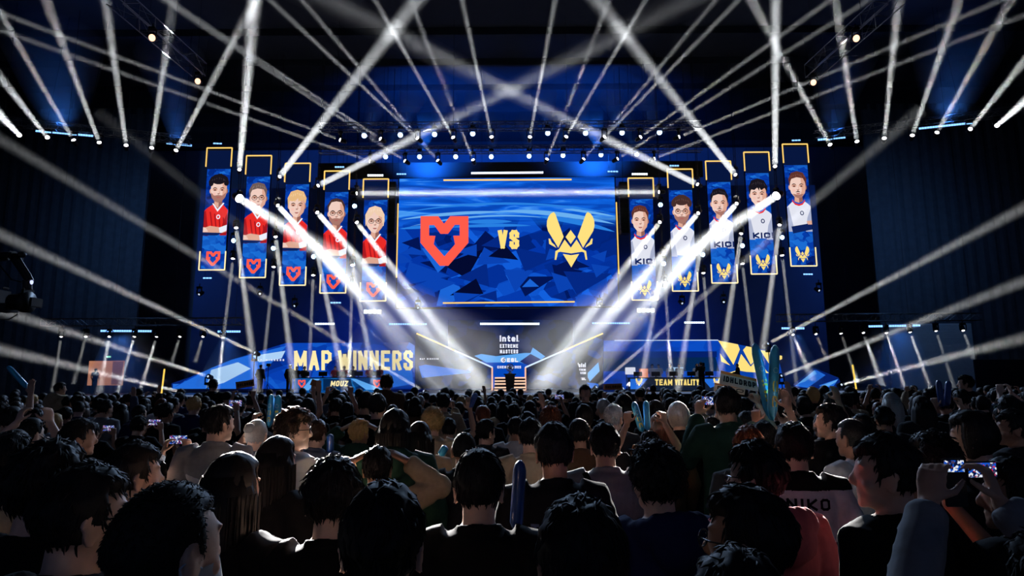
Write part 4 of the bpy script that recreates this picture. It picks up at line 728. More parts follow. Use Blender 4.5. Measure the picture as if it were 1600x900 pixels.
# ---------------------------------------------------------------- people: one continuous body mesh, clothing and hair as children
SKIN = [mat('skin_tan', (206, 158, 130), .55, noise_amt=.06, scale=60), mat('skin_light', (226, 184, 158), .55, noise_amt=.06, scale=60), mat('skin_olive', (186, 136, 108), .55, noise_amt=.06, scale=60)]
HAIR = {k: mat('hair_' + k, c, r, spec=.3, noise_amt=.25, scale=80) for k, c, r in (('black', (20, 17, 17), .62), ('brown', (58, 40, 30), .45), ('blond', (206, 164, 104), .5), ('silver', (176, 172, 166), .5), ('auburn', (104, 52, 30), .45))}
_cl = {'black': (16, 16, 18), 'charcoal': (38, 39, 42), 'grey': (128, 128, 132), 'white': (214, 214, 216), 'navy': (26, 32, 74), 'dark green': (30, 58, 48), 'brown': (92, 68, 50), 'beige': (178, 158, 130), 'pink': (196, 92, 96), 'slate': (84, 90, 108), 'red': (150, 30, 34), 'sage': (92, 112, 98)}
CLOTH = {k: mat('cloth_' + k.replace(' ', '_'), c, .92, spec=.15, noise_amt=.16, scale=45) for k, c in _cl.items()}
TROUSER = mat('dark_trousers', (24, 26, 34), .9, spec=.1); SHOE = mat('dark_shoes', (30, 30, 32), .6); EYE = mat('eye_white', (230, 228, 224), .3); FRAME = mat('black_glasses_frame', (14, 14, 16), .3); MASK = mat('pale_face_mask', (186, 196, 206), .8)
HC = Vector((0, .02, 1.575))
def head_pt(d, g=1.0):
    x, y, z = d.x * .074, d.y * .094, d.z * .110
    if d.z < 0:
        t = -d.z; x *= 1 - .30 * t * t
        if d.y < 0: y *= 1 - .42 * t
        else: y *= 1 - .05 * t
    if d.y < 0 and d.z > 0: y *= 1 + .05 * (1 - d.z)
    return HC + Vector((x, y, z)) * g
def remesh(mb, vox, name, m, smooth_it=4, cuts=()):
    me = new_mesh(name, mb.v, mb.f); o = bpy.data.objects.new('tmp', me); COL.objects.link(o)
    r = o.modifiers.new('r', 'REMESH'); r.mode = 'VOXEL'; r.voxel_size = vox; r.use_smooth_shade = True
    s = o.modifiers.new('s', 'SMOOTH'); s.factor = .5; s.iterations = smooth_it
    dg = bpy.context.evaluated_depsgraph_get(); out = bpy.data.meshes.new_from_object(o.evaluated_get(dg)); out.name = name
    bpy.data.objects.remove(o); bpy.data.meshes.remove(me); out.materials.clear(); out.materials.append(m)
    out.polygons.foreach_set('use_smooth', [True] * len(out.polygons)); return out
POSES = {  # right side (x>0); mirrored for the left unless given: shoulder, elbow, wrist, hand direction, palm normal, curl
 'down': (((.265, -.03, 1.11), (.255, .10, .87), (0, .25, -1), (-1, 0, 0), .35),) * 2,
 'phone': (((.245, .17, 1.20), (.105, .34, 1.50), (-.25, .1, 1), (-.75, .6, .1), .75),) * 2,
 'highphone': (((.27, .17, 1.50), (.105, .30, 1.74), (-.25, .05, 1), (-.75, .6, .1), .75),) * 2,
 'clap': (((.255, .10, 1.12), (.075, .32, 1.27), (-.1, .55, .8), (-1, .1, 0), .12),) * 2,
 'sticks': (((.29, .10, 1.52), (.17, .16, 1.76), (-.1, .1, 1), (-.5, .8, 0), .95),) * 2,
 'wave': (((.29, .04, 1.55), (.24, .10, 1.80), (-.15, .1, 1), (0, 1, 0), .25), ((.265, -.03, 1.11), (.255, .10, .87), (0, .25, -1), (-1, 0, 0), .35)),
 'onephone': (((.28, .14, 1.46), (.20, .28, 1.68), (-.2, .1, 1), (-.75, .6, .1), .75), ((.265, -.03, 1.11), (.255, .10, .87), (0, .25, -1), (-1, 0, 0), .35)),
 'headhands': (((.36, .10, 1.46), (.16, .06, 1.62), (-.9, .0, .5), (-.3, .2, -.6), .3),) * 2,
 'desk': (((.25, .06, 1.13), (.15, .30, 1.10), (-.15, 1, -.05), (0, 0, -1), .3),) * 2,
}
def hand(mb, w, d, pn, curl, s):
    """palm, four fingers and thumb at wrist w, pointing along d, palm facing pn; s = +1 right, -1 left"""
    d = d.normalized(); pn = (pn - d * pn.dot(d)).normalized(); sd = d.cross(pn)   # sd: across the palm
    th = sd if sd.dot(Vector((-s, 0, 0)) * 1.0 + Vector((0, .3, 0))) > 0 else -sd   # thumb side
    mb.tube([w - d * .03, w + d * .02, w + d * .06, w + d * .095], [(.026, .020), (.034, .017), (.042, .016), (.040, .013)], 10, up=sd)
    for k, (off, L) in enumerate(((.030, .072), (.010, .082), (-.010, .076), (-.029, .060))):
        p = w + d * .088 + th * off; pts = [p - d * .02, p]; a = 0.0
        for seg in (.42, .33, .25):
            a += curl * (0.85 + .1 * k); q = (d * math.cos(a) + pn * math.sin(a)); p = p + q * L * seg; pts.append(p)
        mb.tube(pts, [.0095, .0095, .0088, .0080, .0062], 7)
    b = w + d * .025 + th * .030; q1 = (d * .55 + th * .75 + pn * .35).normalized(); q2 = (d * .85 + th * .25 + pn * (.3 + .4 * curl)).normalized()
    mb.tube([b - q1 * .02, b + q1 * .038, b + q1 * .038 + q2 * .030, b + q1 * .038 + q2 * .052], [.013, .0115, .0098, .007], 8)
def arm_pts(pose, s):
    a = POSES[pose][0 if s > 0 else 1]; f = lambda v: Vector((v[0] * s, v[1], v[2]))
    return Vector((.175 * s, 0, 1.385)), f(a[0]), f(a[1]), f(a[2]), f(a[3]), a[4]
CACHE = {}
def body_mesh(pose, yaw, fine):
    key = ('body', pose, yaw, fine)
    if key in CACHE: return CACHE[key]
    mb = MB()
    mb.tube([(0, .0, .84), (0, 0, .93), (0, .01, 1.06), (0, .01, 1.2), (0, .0, 1.31), (0, -.005, 1.38), (0, -.005, 1.425), (0, 0, 1.46)], [(.15, .10), (.165, .112), (.142, .10), (.155, .108), (.172, .112), (.160, .098), (.105, .078), (.062, .062)], 18, up=(1, 0, 0))
    mb.tube([(0, -.012, 1.38), (0, -.004, 1.45), (0, .012, 1.53)], [(.064, .066), (.056, .060), (.056, .062)], 14, up=(1, 0, 0))
    for s in (-1, 1):
        sh, el, wr, hd, pn, cu = arm_pts(pose, s)
        mb.tube([sh - Vector((.05 * s, 0, 0)), sh, sh.lerp(el, .35), el, el.lerp(wr, .35), wr], [.058, .058, .048, .038, .038, .025], 12)
        mb.ell(el, (.040, .040, .040)); hand(mb, wr, hd, pn, cu, s)
        mb.tube([(s * .085, 0, .92), (s * .092, .01, .72), (s * .095, .0, .50), (s * .095, .015, .47), (s * .097, -.015, .30), (s * .098, -.02, .09)], [(.088, .09), (.078, .085), (.056, .06), (.053, .056), (.052, .058), (.036, .040)], 12, up=(1, 0, 0))
        mb.ell((s * .10, .05, .045), (.045, .125, .042))
    R = Matrix.Rotation(math.radians(yaw), 4, 'Z'); hb = MB(); bm = bmesh.new(); bmesh.ops.create_icosphere(bm, subdivisions=4, radius=1)
    hb.add([head_pt(v.co.normalized()) for v in bm.verts], [[v.index for v in f.verts] for f in bm.faces]); bm.free()
    hb.ell((0, .113, 1.548), (.014, .022, .013)).tube([(0, .100, 1.600), (0, .112, 1.572), (0, .124, 1.552)], [.010, .012, .014], 8)      # nose
    hb.ell((0, .052, 1.503), (.054, .060, .040)).ell((0, .094, 1.481), (.024, .018, .017)).ell((0, .104, 1.519), (.022, .010, .006)).ell((0, .102, 1.509), (.019, .010, .006)).ell((0, .085, 1.53), (.036, .024, .03))   # chin, lips
    for s in (-1, 1):
        hb.ell((s * .030, .092, 1.610), (.024, .012, .007)).ell((s * .042, .070, 1.545), (.024, .026, .026))                                  # brow, cheek
        er = Matrix.Rotation(s * .35, 3, 'Z') @ Matrix.Rotation(-.2, 3, 'X'); c = Vector((s * .079, .008, 1.566)); mb2 = hb
        pts = [c + er @ Vector((0, .020 * math.cos(t), .033 * math.sin(t))) for t in [math.radians(a) for a in range(-100, 200, 25)]]; hb.tube(pts, [.0075] * len(pts), 6); hb.ell(c, (.008, .017, .028), er)
        hb.ell(c + Vector((0, .004, -.032)), (.007, .009, .010))
    mb.add([R @ Vector(v) for v in hb.v], hb.f)
    me = remesh(mb, .0062 if fine else .0105, 'body', SKIN[0], 3 if fine else 1); CACHE[key] = me; return me
def shirt_mesh(pose, sleeve, hood, fine):
    key = ('shirt', pose, sleeve, hood, fine)
    if key in CACHE: return CACHE[key]
    mb = MB(); e = .016 if sleeve == 'short' else .022
    if hood: e = .028
    mb.tube([(0, 0, .86), (0, 0, .96), (0, .01, 1.06), (0, .01, 1.2), (0, .0, 1.31), (0, -.005, 1.385), (0, -.006, 1.425), (0, -.004, 1.448)], [(.178 + e, .125 + e), (.172 + e, .12 + e), (.158 + e, .11 + e), (.162 + e, .112 + e), (.176 + e, .114 + e), (.165 + e, .102 + e), (.112 + e, .084 + e), (.068 + e * .5, .068 + e * .5)], 22, up=(1, 0, 0))
    for s in (-1, 1):
        sh, el, wr, hd, pn, cu = arm_pts(pose, s); pts = [sh - Vector((.05 * s, 0, .0)), sh, sh.lerp(el, .35), sh.lerp(el, .68)]; rr = [.064 + e, .064 + e, .056 + e, .060 + e]
        if sleeve == 'long': pts += [el, el.lerp(wr, .3), el.lerp(wr, .6), el.lerp(wr, .88), el.lerp(wr, .96)]; rr[3] = .050 + e; rr += [.046 + e, .044 + e, .040 + e, .038 + e, .030 + e * .6]
        mb.tube(pts, rr, 14)
        if sleeve == 'long':
            mb.ell(el, (.05 + e,) * 3)
            for k in range(3): q = el.lerp(wr, .3 + .2 * k); mb.ell(q + Vector((.006 * s, .01, 0)), (.040 + e, .040 + e, .012))
    n = 18; ring = [Vector((.072 * math.cos(2 * math.pi * i / n), -.004 + .074 * math.sin(2 * math.pi * i / n), 1.452 - .018 * math.sin(2 * math.pi * i / n))) for i in range(n + 1)]; mb.tube(ring, [.011] * (n + 1), 6)
    if hood:
        for k in range(9):
            a = math.radians(-170 + 340 * k / 8) - math.pi / 2 + math.pi; a = math.radians(200 + 140 * k / 8); mb.ell((.125 * math.cos(a), -.03 + .115 * math.sin(a), 1.445 - .03 * abs(math.cos(a)) ** 2), (.05, .045, .05 if abs(k - 4) > 2 else .065))
        mb.ell((0, -.145, 1.39), (.11, .045, .085))
    me = remesh(mb, .0085 if fine else .014, 'shirt', CLOTH['black'], 3)
    # cloth folds
    cs = []
    for v, nv in zip([v.co.copy() for v in me.vertices], [Vector(q.vector) for q in me.vertex_normals]):
        v += nv * (noise.noise(v * 9) * .006 + noise.noise(Vector((v.x * 14, v.y * 14, v.z * 30))) * .0035); cs += v[:]
    me.vertices.foreach_set('co', cs); me.update()
    CACHE[key] = me; return me
def trousers_mesh():
    if 'tr' in CACHE: return CACHE['tr']
    mb = MB().tube([(0, 0, .82), (0, 0, .92), (0, 0, .99)], [(.165, .118), (.18, .125), (.165, .115)], 18, up=(1, 0, 0))
    for s in (-1, 1): mb.tube([(s * .085, 0, .92), (s * .095, .01, .7), (s * .098, .0, .48), (s * .10, -.015, .3), (s * .10, -.02, .07)], [(.1, .105), (.09, .095), (.075, .078), (.068, .074), (.062, .07)], 12, up=(1, 0, 0))
    CACHE['tr'] = remesh(mb, .014, 'trousers', TROUSER, 2); return CACHE['tr']
def shoes_mesh(s):
    if ('sh', s) in CACHE: return CACHE['sh', s]
    mb = MB().box((s * .10 - .05, -.075, 0), (s * .10 + .05, .185, .03), bev=.012).ell((s * .10, .06, .045), (.050, .128, .045)).ell((s * .10, -.02, .07), (.046, .06, .05)); CACHE['sh', s] = remesh(mb, .01, 'shoe', SHOE, 1); return CACHE['sh', s]
def hair_mesh(style, color, seed, fine):
    key = ('hair', style, seed, fine)
    if key in CACHE: return variant(CACHE[key], HAIR[color], 'h')
    rnd = random.Random(seed * 31 + len(style)); mb = MB(); bm = bmesh.new(); bmesh.ops.create_icosphere(bm, subdivisions=5 if fine else 3, radius=1)
    th = {'buzz': .010, 'short': .022, 'messy': .028, 'curly': .034, 'long': .022, 'bob': .028, 'bun': .012, 'bowl': .026}[style]; amp = {'buzz': .001, 'short': .007, 'messy': .013, 'curly': .016, 'long': .003, 'bob': .005, 'bun': .002, 'bowl': .004}[style]; fr = {'curly': 7.0, 'messy': 4.5}.get(style, 3.5); off = Vector((seed * 3.1, seed * 1.7, 0))
    longish = style in ('long', 'bob', 'bowl')
    def sm(a, b, x): t = max(0, min(1, (x - a) / (b - a))); return t * t * (3 - 2 * t)
    def thick(d):
        face = sm(.12, .42, d.y) * sm(.62, .40, d.z - .18 * abs(d.x)); k = th * (.75 + .5 * max(0, d.z))
        nape = sm(-.55, -.25, d.z) if not longish else sm(-.95, -.75, d.z)
        if style in ('short', 'messy', 'buzz', 'curly', 'bun'):
            k *= (.42 + .58 * sm(-.15, .35, d.z)) if style != 'curly' else (.7 + .3 * sm(-.15, .3, d.z))   # clipped sides and back
            ear = sm(.75, .92, abs(d.x)) * sm(.05, -.12, d.z) * sm(-.35, -.1, d.y); nape = min(nape, 1 - ear)
        k += amp * noise.noise(d * fr + off) + amp * .6 * noise.noise(d * fr * 2.3 - off)
        return k * nape * (1 - face) - .012 * (1 - nape * (1 - face))
    vs = []
    for v in bm.verts: d = v.co.normalized(); p = head_pt(d); vs.append(p + d * thick(d))
    mb.add(vs, [[v.index for v in f.verts] for f in bm.faces]); bm.free()
    if style in ('long', 'bob'):   # hanging mass behind and beside the neck
        zb = 1.22 if style == 'long' else 1.44; n = 26; sec = []; zs = [1.64, 1.56, 1.47, 1.40, 1.32, zb + .03, zb] if style == 'long' else [1.64, 1.56, 1.50, 1.46, zb]
        N = 28; vs = []; fs = []
        for i, z in enumerate(zs):
            w = .098 + (.012 * min(1, i / 2)) - (.03 * max(0, i - 3) / 3 if style == 'long' else .012 * (i == len(zs) - 1)); dp = .118 + .012 * min(i, 2)
            if i == 0: w, dp = .080, .098
            for inner in (0, 1):
                for j in range(N):
                    a = math.radians(-205 + 230 * j / (N - 1)); r = 1 - (.16 if inner else 0) - (.10 if i == len(zs) - 1 else 0); q = .004 * math.sin(j * 2.3 + i * .4 + seed)
                    vs.append(((w * r + q) * math.cos(a), .01 + (dp * r + q) * math.sin(a) * (1 if math.sin(a) < 0 else .55), z - .01 * (inner and i == 0) + .012 * math.sin(j * 1.9 + seed) * (i == len(zs) - 1)))
        M = 2 * N
        for i in range(len(zs) - 1):
            for j in range(N - 1):
                a = i * M + j; fs += [(a, a + 1, a + M + 1, a + M), (a + N, a + N + M, a + N + M + 1, a + N + 1)]
            fs += [(i * M, (i + 1) * M, (i + 1) * M + N, i * M + N), (i * M + N - 1, i * M + 2 * N - 1, (i + 1) * M + 2 * N - 1, (i + 1) * M + N - 1)]
        L = (len(zs) - 1) * M
        for j in range(N - 1): fs += [(j, j + N, j + N + 1, j + 1), (L + j, L + j + 1, L + N + j + 1, L + N + j)]
        mb.add(vs, fs)
        for k in range(90 if fine else 0):
            a = math.radians(rnd.uniform(-200, 20)); g = rnd.uniform(1.0, 1.05); pts = []
            for z in ([1.58, 1.50, 1.40, 1.30, zb - .01] if style == 'long' else [1.58, 1.53, 1.48, zb - .01]):
                w = (.110 - (.024 * max(0, 1.42 - z) / .2 if style == 'long' else 0)) * g; pts.append((w * math.cos(a), .01 + .140 * g * math.sin(a) * (1 if math.sin(a) < 0 else .55), z)); a += rnd.uniform(-.03, .03)
            mb.tube(pts, [.002] + [.0036] * (len(pts) - 2) + [.0008], 3, cap=False)
    if style == 'bun': mb.ell((0, -.115, 1.645), (.036, .034, .036)).ell((.012, -.125, 1.655), (.026, .024, .026)).ell((-.014, -.12, 1.635), (.025, .026, .025))
    # locks: thin tapered blades that follow the scalp from the crown
    nl = {'buzz': 3000, 'bun': 160, 'long': 260, 'bob': 260}.get(style, 520)
    if not fine: nl //= 7
    for k in range(nl):
        z = rnd.uniform(-.35 if not longish else -.1, 1); a = rnd.uniform(0, 2 * math.pi); s = math.sqrt(1 - z * z); d = Vector((s * math.cos(a), s * math.sin(a), z))
        if d.y > .3 and d.z < .42: continue
        if thick(d) < (.002 if style == 'buzz' else .004): continue
        flow = Vector((d.x * .7 + rnd.uniform(-.25, .25), d.y * .9 + (.35 if style in ('short', 'messy') and d.y > 0 else 0), -.75)) if z < .9 else Vector((rnd.uniform(-1, 1), rnd.uniform(-1, 1), 0))
        flow = (flow - d * flow.dot(d)).normalized(); ln = {'curly': .035, 'messy': .042, 'short': .032, 'buzz': .008}.get(style, .07) * rnd.uniform(.6, 1.2); lift = {'curly': .016, 'messy': .014, 'short': .008, 'buzz': .006}.get(style, .003) * rnd.uniform(.2, 1.3)
        pts = []; curlv = d.cross(flow) * (.010 if style == 'curly' else .004)
        for i in range(4):
            t = i / 3; q = (d + flow * (ln * t / .1)).normalized(); pts.append(head_pt(q) + q * (max(.002, thick(q)) - .003 + lift * t) + curlv * math.sin(t * (7 if style == 'curly' else 3) + k))
        r = rnd.uniform(.0022, .0042) * (.45 if style == 'buzz' else 1) * (1.8 if not fine else 1); mb.tube(pts, [r, r * 1.1, r * .8, r * .15], 3, cap=False)
    me = new_mesh('hair', mb.v, mb.f, HAIR[color], True); CACHE[key] = me; return variant(me, HAIR[color], 'h')
def glasses_mesh():
    if 'gl' in CACHE: return CACHE['gl']
    mb = MB()
    for s in (-1, 1):
        c = Vector((s * .033, .118, 1.582)); pts = [c + Vector((.026 * math.cos(t), -abs(math.cos(t)) * .002, .020 * math.sin(t))) for t in [2 * math.pi * i / 14 for i in range(15)]]; mb.tube(pts, [.0022] * 15, 5)
        mb.tube([(s * .058, .114, 1.588), (s * .080, .08, 1.588), (s * .083, .0, 1.585), (s * .082, -.015, 1.572)], [.0022] * 4, 5)
    mb.tube([(-.008, .121, 1.586), (.008, .121, 1.586)], [.0022] * 2, 5); CACHE['gl'] = mb.mesh('glasses', FRAME); return CACHE['gl']
def eyes_mesh():
    if 'ey' in CACHE: return CACHE['ey']
    mb = MB()
    for s in (-1, 1): mb.ell((s * .031, .0905, 1.583), (.0125, .010, .007), mi=0).ell((s * .031, .0985, 1.583), (.005, .004, .005), mi=1)
    CACHE['ey'] = mb.mesh('eyes', [EYE, FRAME], True); return CACHE['ey']
def mask_mesh():
    if 'mk' in CACHE: return CACHE['mk']
    mb = MB(); vs = []; fs = []; n = 12
    for i in range(5):
        z = 1.555 - .022 * i
        for j in range(n): a = math.radians(8 + 164 * j / (n - 1)); vs.append((.074 * math.cos(a) * (1 - .05 * i), .022 + .105 * math.sin(a) - .006 * abs(i - 2), z))
    for i in range(4):
        for j in range(n - 1): fs.append((i * n + j, i * n + j + 1, (i + 1) * n + j + 1, (i + 1) * n + j))
    k = len(vs); vs2 = [(x * 1.03, .02 + (y - .02) * 1.03, z) for x, y, z in vs]; mb.add(vs, fs); mb.add(vs2, [f[::-1] for f in fs])
    for s in (-1, 1): mb.tube([(s * .073, .035, 1.555), (s * .086, .0, 1.58), (s * .088, -.02, 1.57)], [.0018] * 3, 5).tube([(s * .066, .03, 1.475), (s * .082, -.005, 1.53), (s * .088, -.02, 1.57)], [.0018] * 3, 5)
    CACHE['mk'] = mb.mesh('face_mask', MASK, True); return CACHE['mk']
def variant(me, m, tagname):
    """the same mesh with another material"""
    key = (me.name, m.name)
    if key not in CACHE: c = me.copy(); c.materials.clear(); c.materials.append(m); CACHE[key] = c
    return CACHE[key]
def person(label, loc, scale=1.0, yaw=0, pose='down', hair='short', hcol='black', seed=1, cloth='black', sleeve='short', hood=False, skin=0, fine=False, group=None, glasses=False, mask=False, legs=True, face=False, head=None, back_text=None, text_col=None, strap=False, yoke=False):
    hy = 0 if abs(yaw) <= 25 else (35 if yaw > 0 else -35)
    if head is not None: hy = head
    t = thing('person', label, 'person', loc, math.radians(yaw - hy), group); t.scale = (scale,) * 3
    b = link('body', variant(body_mesh(pose, hy, fine), SKIN[skin], 'b'), t)
    h = link('hair', hair_mesh(hair, hcol, seed, fine), t, None, (0, 0, math.radians(hy)))
    s = link('hoodie' if hood else ('shirt' if sleeve == 'short' else 'sweater'), variant(shirt_mesh(pose, sleeve, hood, fine), CLOTH[cloth], 's'), t)
    if legs:
        link('trousers', trousers_mesh(), t)
        for q in (-1, 1): link('shoe', shoes_mesh(q), t)
    if face or abs(yaw) > 25: link('eyes', eyes_mesh(), h)
    if glasses: link('glasses', glasses_mesh(), t, None, (0, 0, math.radians(hy)))
    if mask: link('face_mask', mask_mesh(), t, None, (0, 0, math.radians(hy)))
    if back_text:
        mb = MB()
        for (txt, x0, x1, z0, z1, thk) in back_text:
            for qd in text_quads(txt, x0, x1, z0, z1, thk):
                ey = .155 if hood or sleeve == 'long' else .148
                mb.add([(x, -ey * math.sqrt(max(.05, 1 - (x / .23) ** 2)) - .008, z) for x, z in qd], [(0, 1, 2, 3)])
        mb.build('back_lettering', text_col, t)
    if yoke:   # dark shoulders and a dark band low on the back
        src = shirt_mesh(pose, sleeve, hood, fine); nv = [Vector(q.vector) for q in src.vertex_normals]; use = [p for p in src.polygons if p.center.z > 1.388 or abs(p.center.z - 1.12) < .02]; ids = {}; vs = []; fs = []
        for p in use:
            f = []
            for i in p.vertices:
                if i not in ids: ids[i] = len(vs); vs.append(src.vertices[i].co + nv[i] * .003)
                f.append(ids[i])
            fs.append(f)
        link('shoulder_yoke', new_mesh('shoulder_yoke', vs, fs, CLOTH['black'], True), t)
    if strap: MB().tube([(-.13, -.06, 1.44), (-.10, -.135, 1.38), (0, -.155, 1.22), (.12, -.14, 1.05), (.19, -.06, .95)], [(.016, .004)] * 5, 6, up=(1, 0, .3)).build('shoulder_strap', FRAME, t)
    return t
HW = .183
TAKEN = []; CLEAR = []   # (column, lowest row that must stay in view, half width, depth)
def hero(label, px, top, w, pose='down', yaw=0, smin=.90, smax=1.10, **k):
    k['yaw'] = yaw
    """a person of the near crowd: head top at (px, top), head w pixels wide in the photograph"""
    hwid = HW + {'curly': .022, 'messy': .012, 'long': .012, 'bob': .018, 'buzz': -.018}.get(k.get('hair', 'short'), 0)
    yr = math.radians(k.get('yaw', 0)); hwid = math.hypot(hwid * math.cos(yr), (hwid + .045) * math.sin(yr)); Y = F * hwid / w; p = P(px, top, Y); s = p.z / (1.685 + {'curly': .035, 'messy': .028, 'short': .022, 'buzz': .01, 'long': .022, 'bob': .028, 'bun': .012, 'bowl': .026}[k.get('hair', 'short')])
    s = max(smin, min(smax, s)); k.setdefault('fine', w > 33); k.setdefault('skin', (int(px) * 7) % 3); k.setdefault('seed', int(px) % 4 + 1)
    o = person(label, Vector((p.x, Y, 0)), s, pose=pose, **k); TAKEN.append((p.x, Y)); CLEAR.append((px, top + w * 1.15, w * .5, Y)); return o
# front row of dark heads, close to the camera
hero('close person with cropped black hair and mask straps behind the ear, at the lower left', 250, 757, 148, hair='buzz', yaw=-24, mask=True)
hero('close person with short black hair and glasses, behind the close-cropped one at the left', 124, 729, 126, yaw=-38, glasses=True, seed=2)
hero('person with full dark hair and bare neck at the left edge, black shirt', 70, 692, 104, yaw=-8, hair='messy', seed=3)
hero('person in a pale collar half out of the left edge of the crowd', 12, 676, 62, cloth='beige', sleeve='long')
hero('close woman with long straight black hair down her back, one ear showing', 360, 709, 92, hair='long', yaw=-22, sleeve='long')
hero('person with swept black hair turned right, beside the lifted white sleeves', 205, 693, 80, yaw=-40, seed=2, cloth='charcoal')
hero('person with short black hair turned right, left of the raised phones', 120, 655, 49, yaw=-45, cloth='black')
hero('man in a pale grey t-shirt seen from behind, black hair, holding a phone up', 340, 633, 44, cloth='grey', yaw=-30, seed=1)
hero('person with grey hair tied in a small bun, right of the grey t-shirt', 400, 656, 39, hair='bun', hcol='silver', cloth='slate')
hero('woman with long black hair behind the long-haired woman in front', 430, 683, 66, hair='long', yaw=-25, sleeve='long', seed=2)
hero('person with brightly lit curly hair and glasses, face turned right', 456, 638, 60, hair='curly', hcol='brown', yaw=-75, glasses=True, cloth='white', skin=1)
hero('person with lit faded hair and a slate t-shirt right of the curly-haired one', 494, 656, 35, cloth='slate', hcol='brown', yaw=-15, skin=1)
hero('close person with thick black hair and a black shirt lettered on the back', 520, 718, 92, hair='messy', seed=4, back_text=[('DANGER', -.07, .04, 1.285, 1.303, .004), ('PEOPLE', -.05, .04, 1.255, 1.273, .004)], text_col=CLOTH['slate'])
hero('close person with smooth black hair seen from behind, left of the bottom centre', 598, 758, 132, seed=3)
hero('person in a dark green hoodie with an arm lifted to the head', 560, 660, 36, cloth='dark green', sleeve='long', hood=True, pose='headhands', hair='messy', hcol='blond', yaw=-30)
hero('person with shaggy black hair and a dark green hoodie', 617, 640, 50, hair='bob', cloth='dark green', sleeve='long', hood=True, seed=2)
hero('person with bright blond curly hair and a plaid-like beige shirt', 676, 637, 36, hair='curly', hcol='blond', cloth='beige', skin=1)
hero('woman with long black hair left of the blond curly-haired one', 655, 659, 42, hair='long', cloth='beige', sleeve='long', seed=3)
hero('broad man in a black t-shirt, both ears showing, at the bottom centre', 748, 704, 82, hair='short', seed=4, smax=1.08)
hero('person in a black shirt lettered on the back, right of the dark blue stick', 866, 661, 62, yaw=6, back_text=[('TE', -.13, -.05, 1.25, 1.30, .012), ('AM', -.12, -.03, 1.17, 1.225, .012)], text_col=CLOTH['slate'], strap=False)
hero('man in a grey t-shirt with a dark strap across his back', 945, 662, 50, cloth='grey', strap=True)
hero('close person with fine black hair rim-lit at the top, right of the bottom centre', 908, 781, 142, hair='short', seed=1)
hero('close person with tall wavy black hair and a navy hoodie', 1027, 693, 88, hair='curly', cloth='navy', sleeve='long', hood=True, yaw=14, seed=2)
hero('person in a pink hoodie and glasses, face turned left', 1186, 691, 92, cloth='pink', sleeve='long', hood=True, yaw=48, glasses=True, hair='messy', seed=1)
hero('close person with black hair and glasses turned left, in front of the pink hoodie', 1178, 761, 140, yaw=50, glasses=True, hair='short', seed=3)
hero('crown of a black-haired head at the bottom edge, right of centre', 1160, 866, 165, hair='short', seed=2, smin=.8)
hero('person in a white jersey with black shoulders reading NIKO on the back', 1240, 661, 56, cloth='white', yaw=-8, back_text=[('NIKO', -.10, .10, 1.305, 1.36, .012)], text_col=CLOTH['black'], yoke=True)
hero('tall man in a black t-shirt with his profile turned left, at the right', 1390, 679, 100, yaw=62, seed=2, hair='short', smax=1.14)
hero('person with the face in profile at the right edge, watching through a phone', 1592, 716, 100, yaw=55, seed=1, pose='phone', cloth='black')
hero('man with a cropped head and bare neck in front of the tall profile man', 1334, 655, 45, hair='buzz', cloth='white', seed=2, yaw=25)
hero('person with an earring and black t-shirt, face turned left', 1300, 631, 45, yaw=50, seed=3)
hero('person with curly black hair behind the raised phones at the right', 1462, 676, 70, hair='curly', yaw=35, seed=3)
hero('person with flat black hair turned left, between the phones and the right edge', 1522, 642, 62, yaw=45, hair='bowl', seed=1)
hero('person with short hair at the right edge, lit face turned left', 1586, 640, 50, yaw=60, seed=2, cloth='charcoal')
hero('person with neat black hair and a beige shirt, left ear showing', 829, 654, 41, cloth='beige', seed=2)
hero('person with black hair and a pale shirt left of the beige-shirted one', 806, 662, 30, cloth='white', seed=1)
hero('person with short black hair turned right, pale pink neck lit', 757, 658, 36, yaw=-45, seed=3, cloth='charcoal')
hero('person with a round cropped head left of the broad man in black', 725, 676, 40, hair='buzz', seed=3, cloth='charcoal')
hero('person in a brown jacket with faded black hair', 905, 655, 36, cloth='brown', sleeve='long', seed=4)
hero('person with hair lit white by a beam, right ear glowing', 957, 632, 34, hair='short', hcol='silver', skin=1, yaw=-35, cloth='charcoal')  # white beam light on the hair is put into its silver colour
hero('person with amber-lit fluffy hair in the middle of the crowd', 860, 635, 34, hair='curly', hcol='auburn', cloth='charcoal')  # amber light on the hair is put into its auburn colour
hero('person with pale streaked hair behind the raised arms', 1060, 628, 32, hair='bowl', hcol='silver', cloth='black')
hero('woman with long auburn hair lit from the front', 1030, 646, 36, hair='long', hcol='auburn', cloth='brown', sleeve='long')
hero('person with black hair and grey shirt, right of the blue sticks', 1115, 652, 34, yaw=30, cloth='charcoal')
hero('black-haired person left of the NIKO jersey', 1170, 668, 50, hair='messy', hcol='auburn', cloth='charcoal', seed=2)
hero('person standing above the crowd in a brown coat, seen from behind', 604, 585, 18, cloth='brown', sleeve='long', hood=True, smax=1.2, fine=True)
hero('person raised above the crowd, turned back and looking down, dark jacket', 914, 601, 18, cloth='charcoal', sleeve='long', yaw=180, head=0, smax=1.2, fine=True, face=True, skin=1)
hero('person in a tan hood standing up at the left', 93, 597, 15, cloth='beige', sleeve='long', hood=True, fine=False, smax=1.2, yaw=-40)
hero('dark broad person standing up below the left LED wall', 333, 592, 13, cloth='black', sleeve='long', smax=1.2)
hero('tall dark person in a jacket standing up at the right', 1510, 586, 20, cloth='charcoal', sleeve='long', smax=1.25, yaw=50, fine=True)
hero('person with a beige sleeve lifted beside the head, behind the thick-haired one', 590, 704, 52, pose='headhands', cloth='beige', sleeve='long', seed=2)
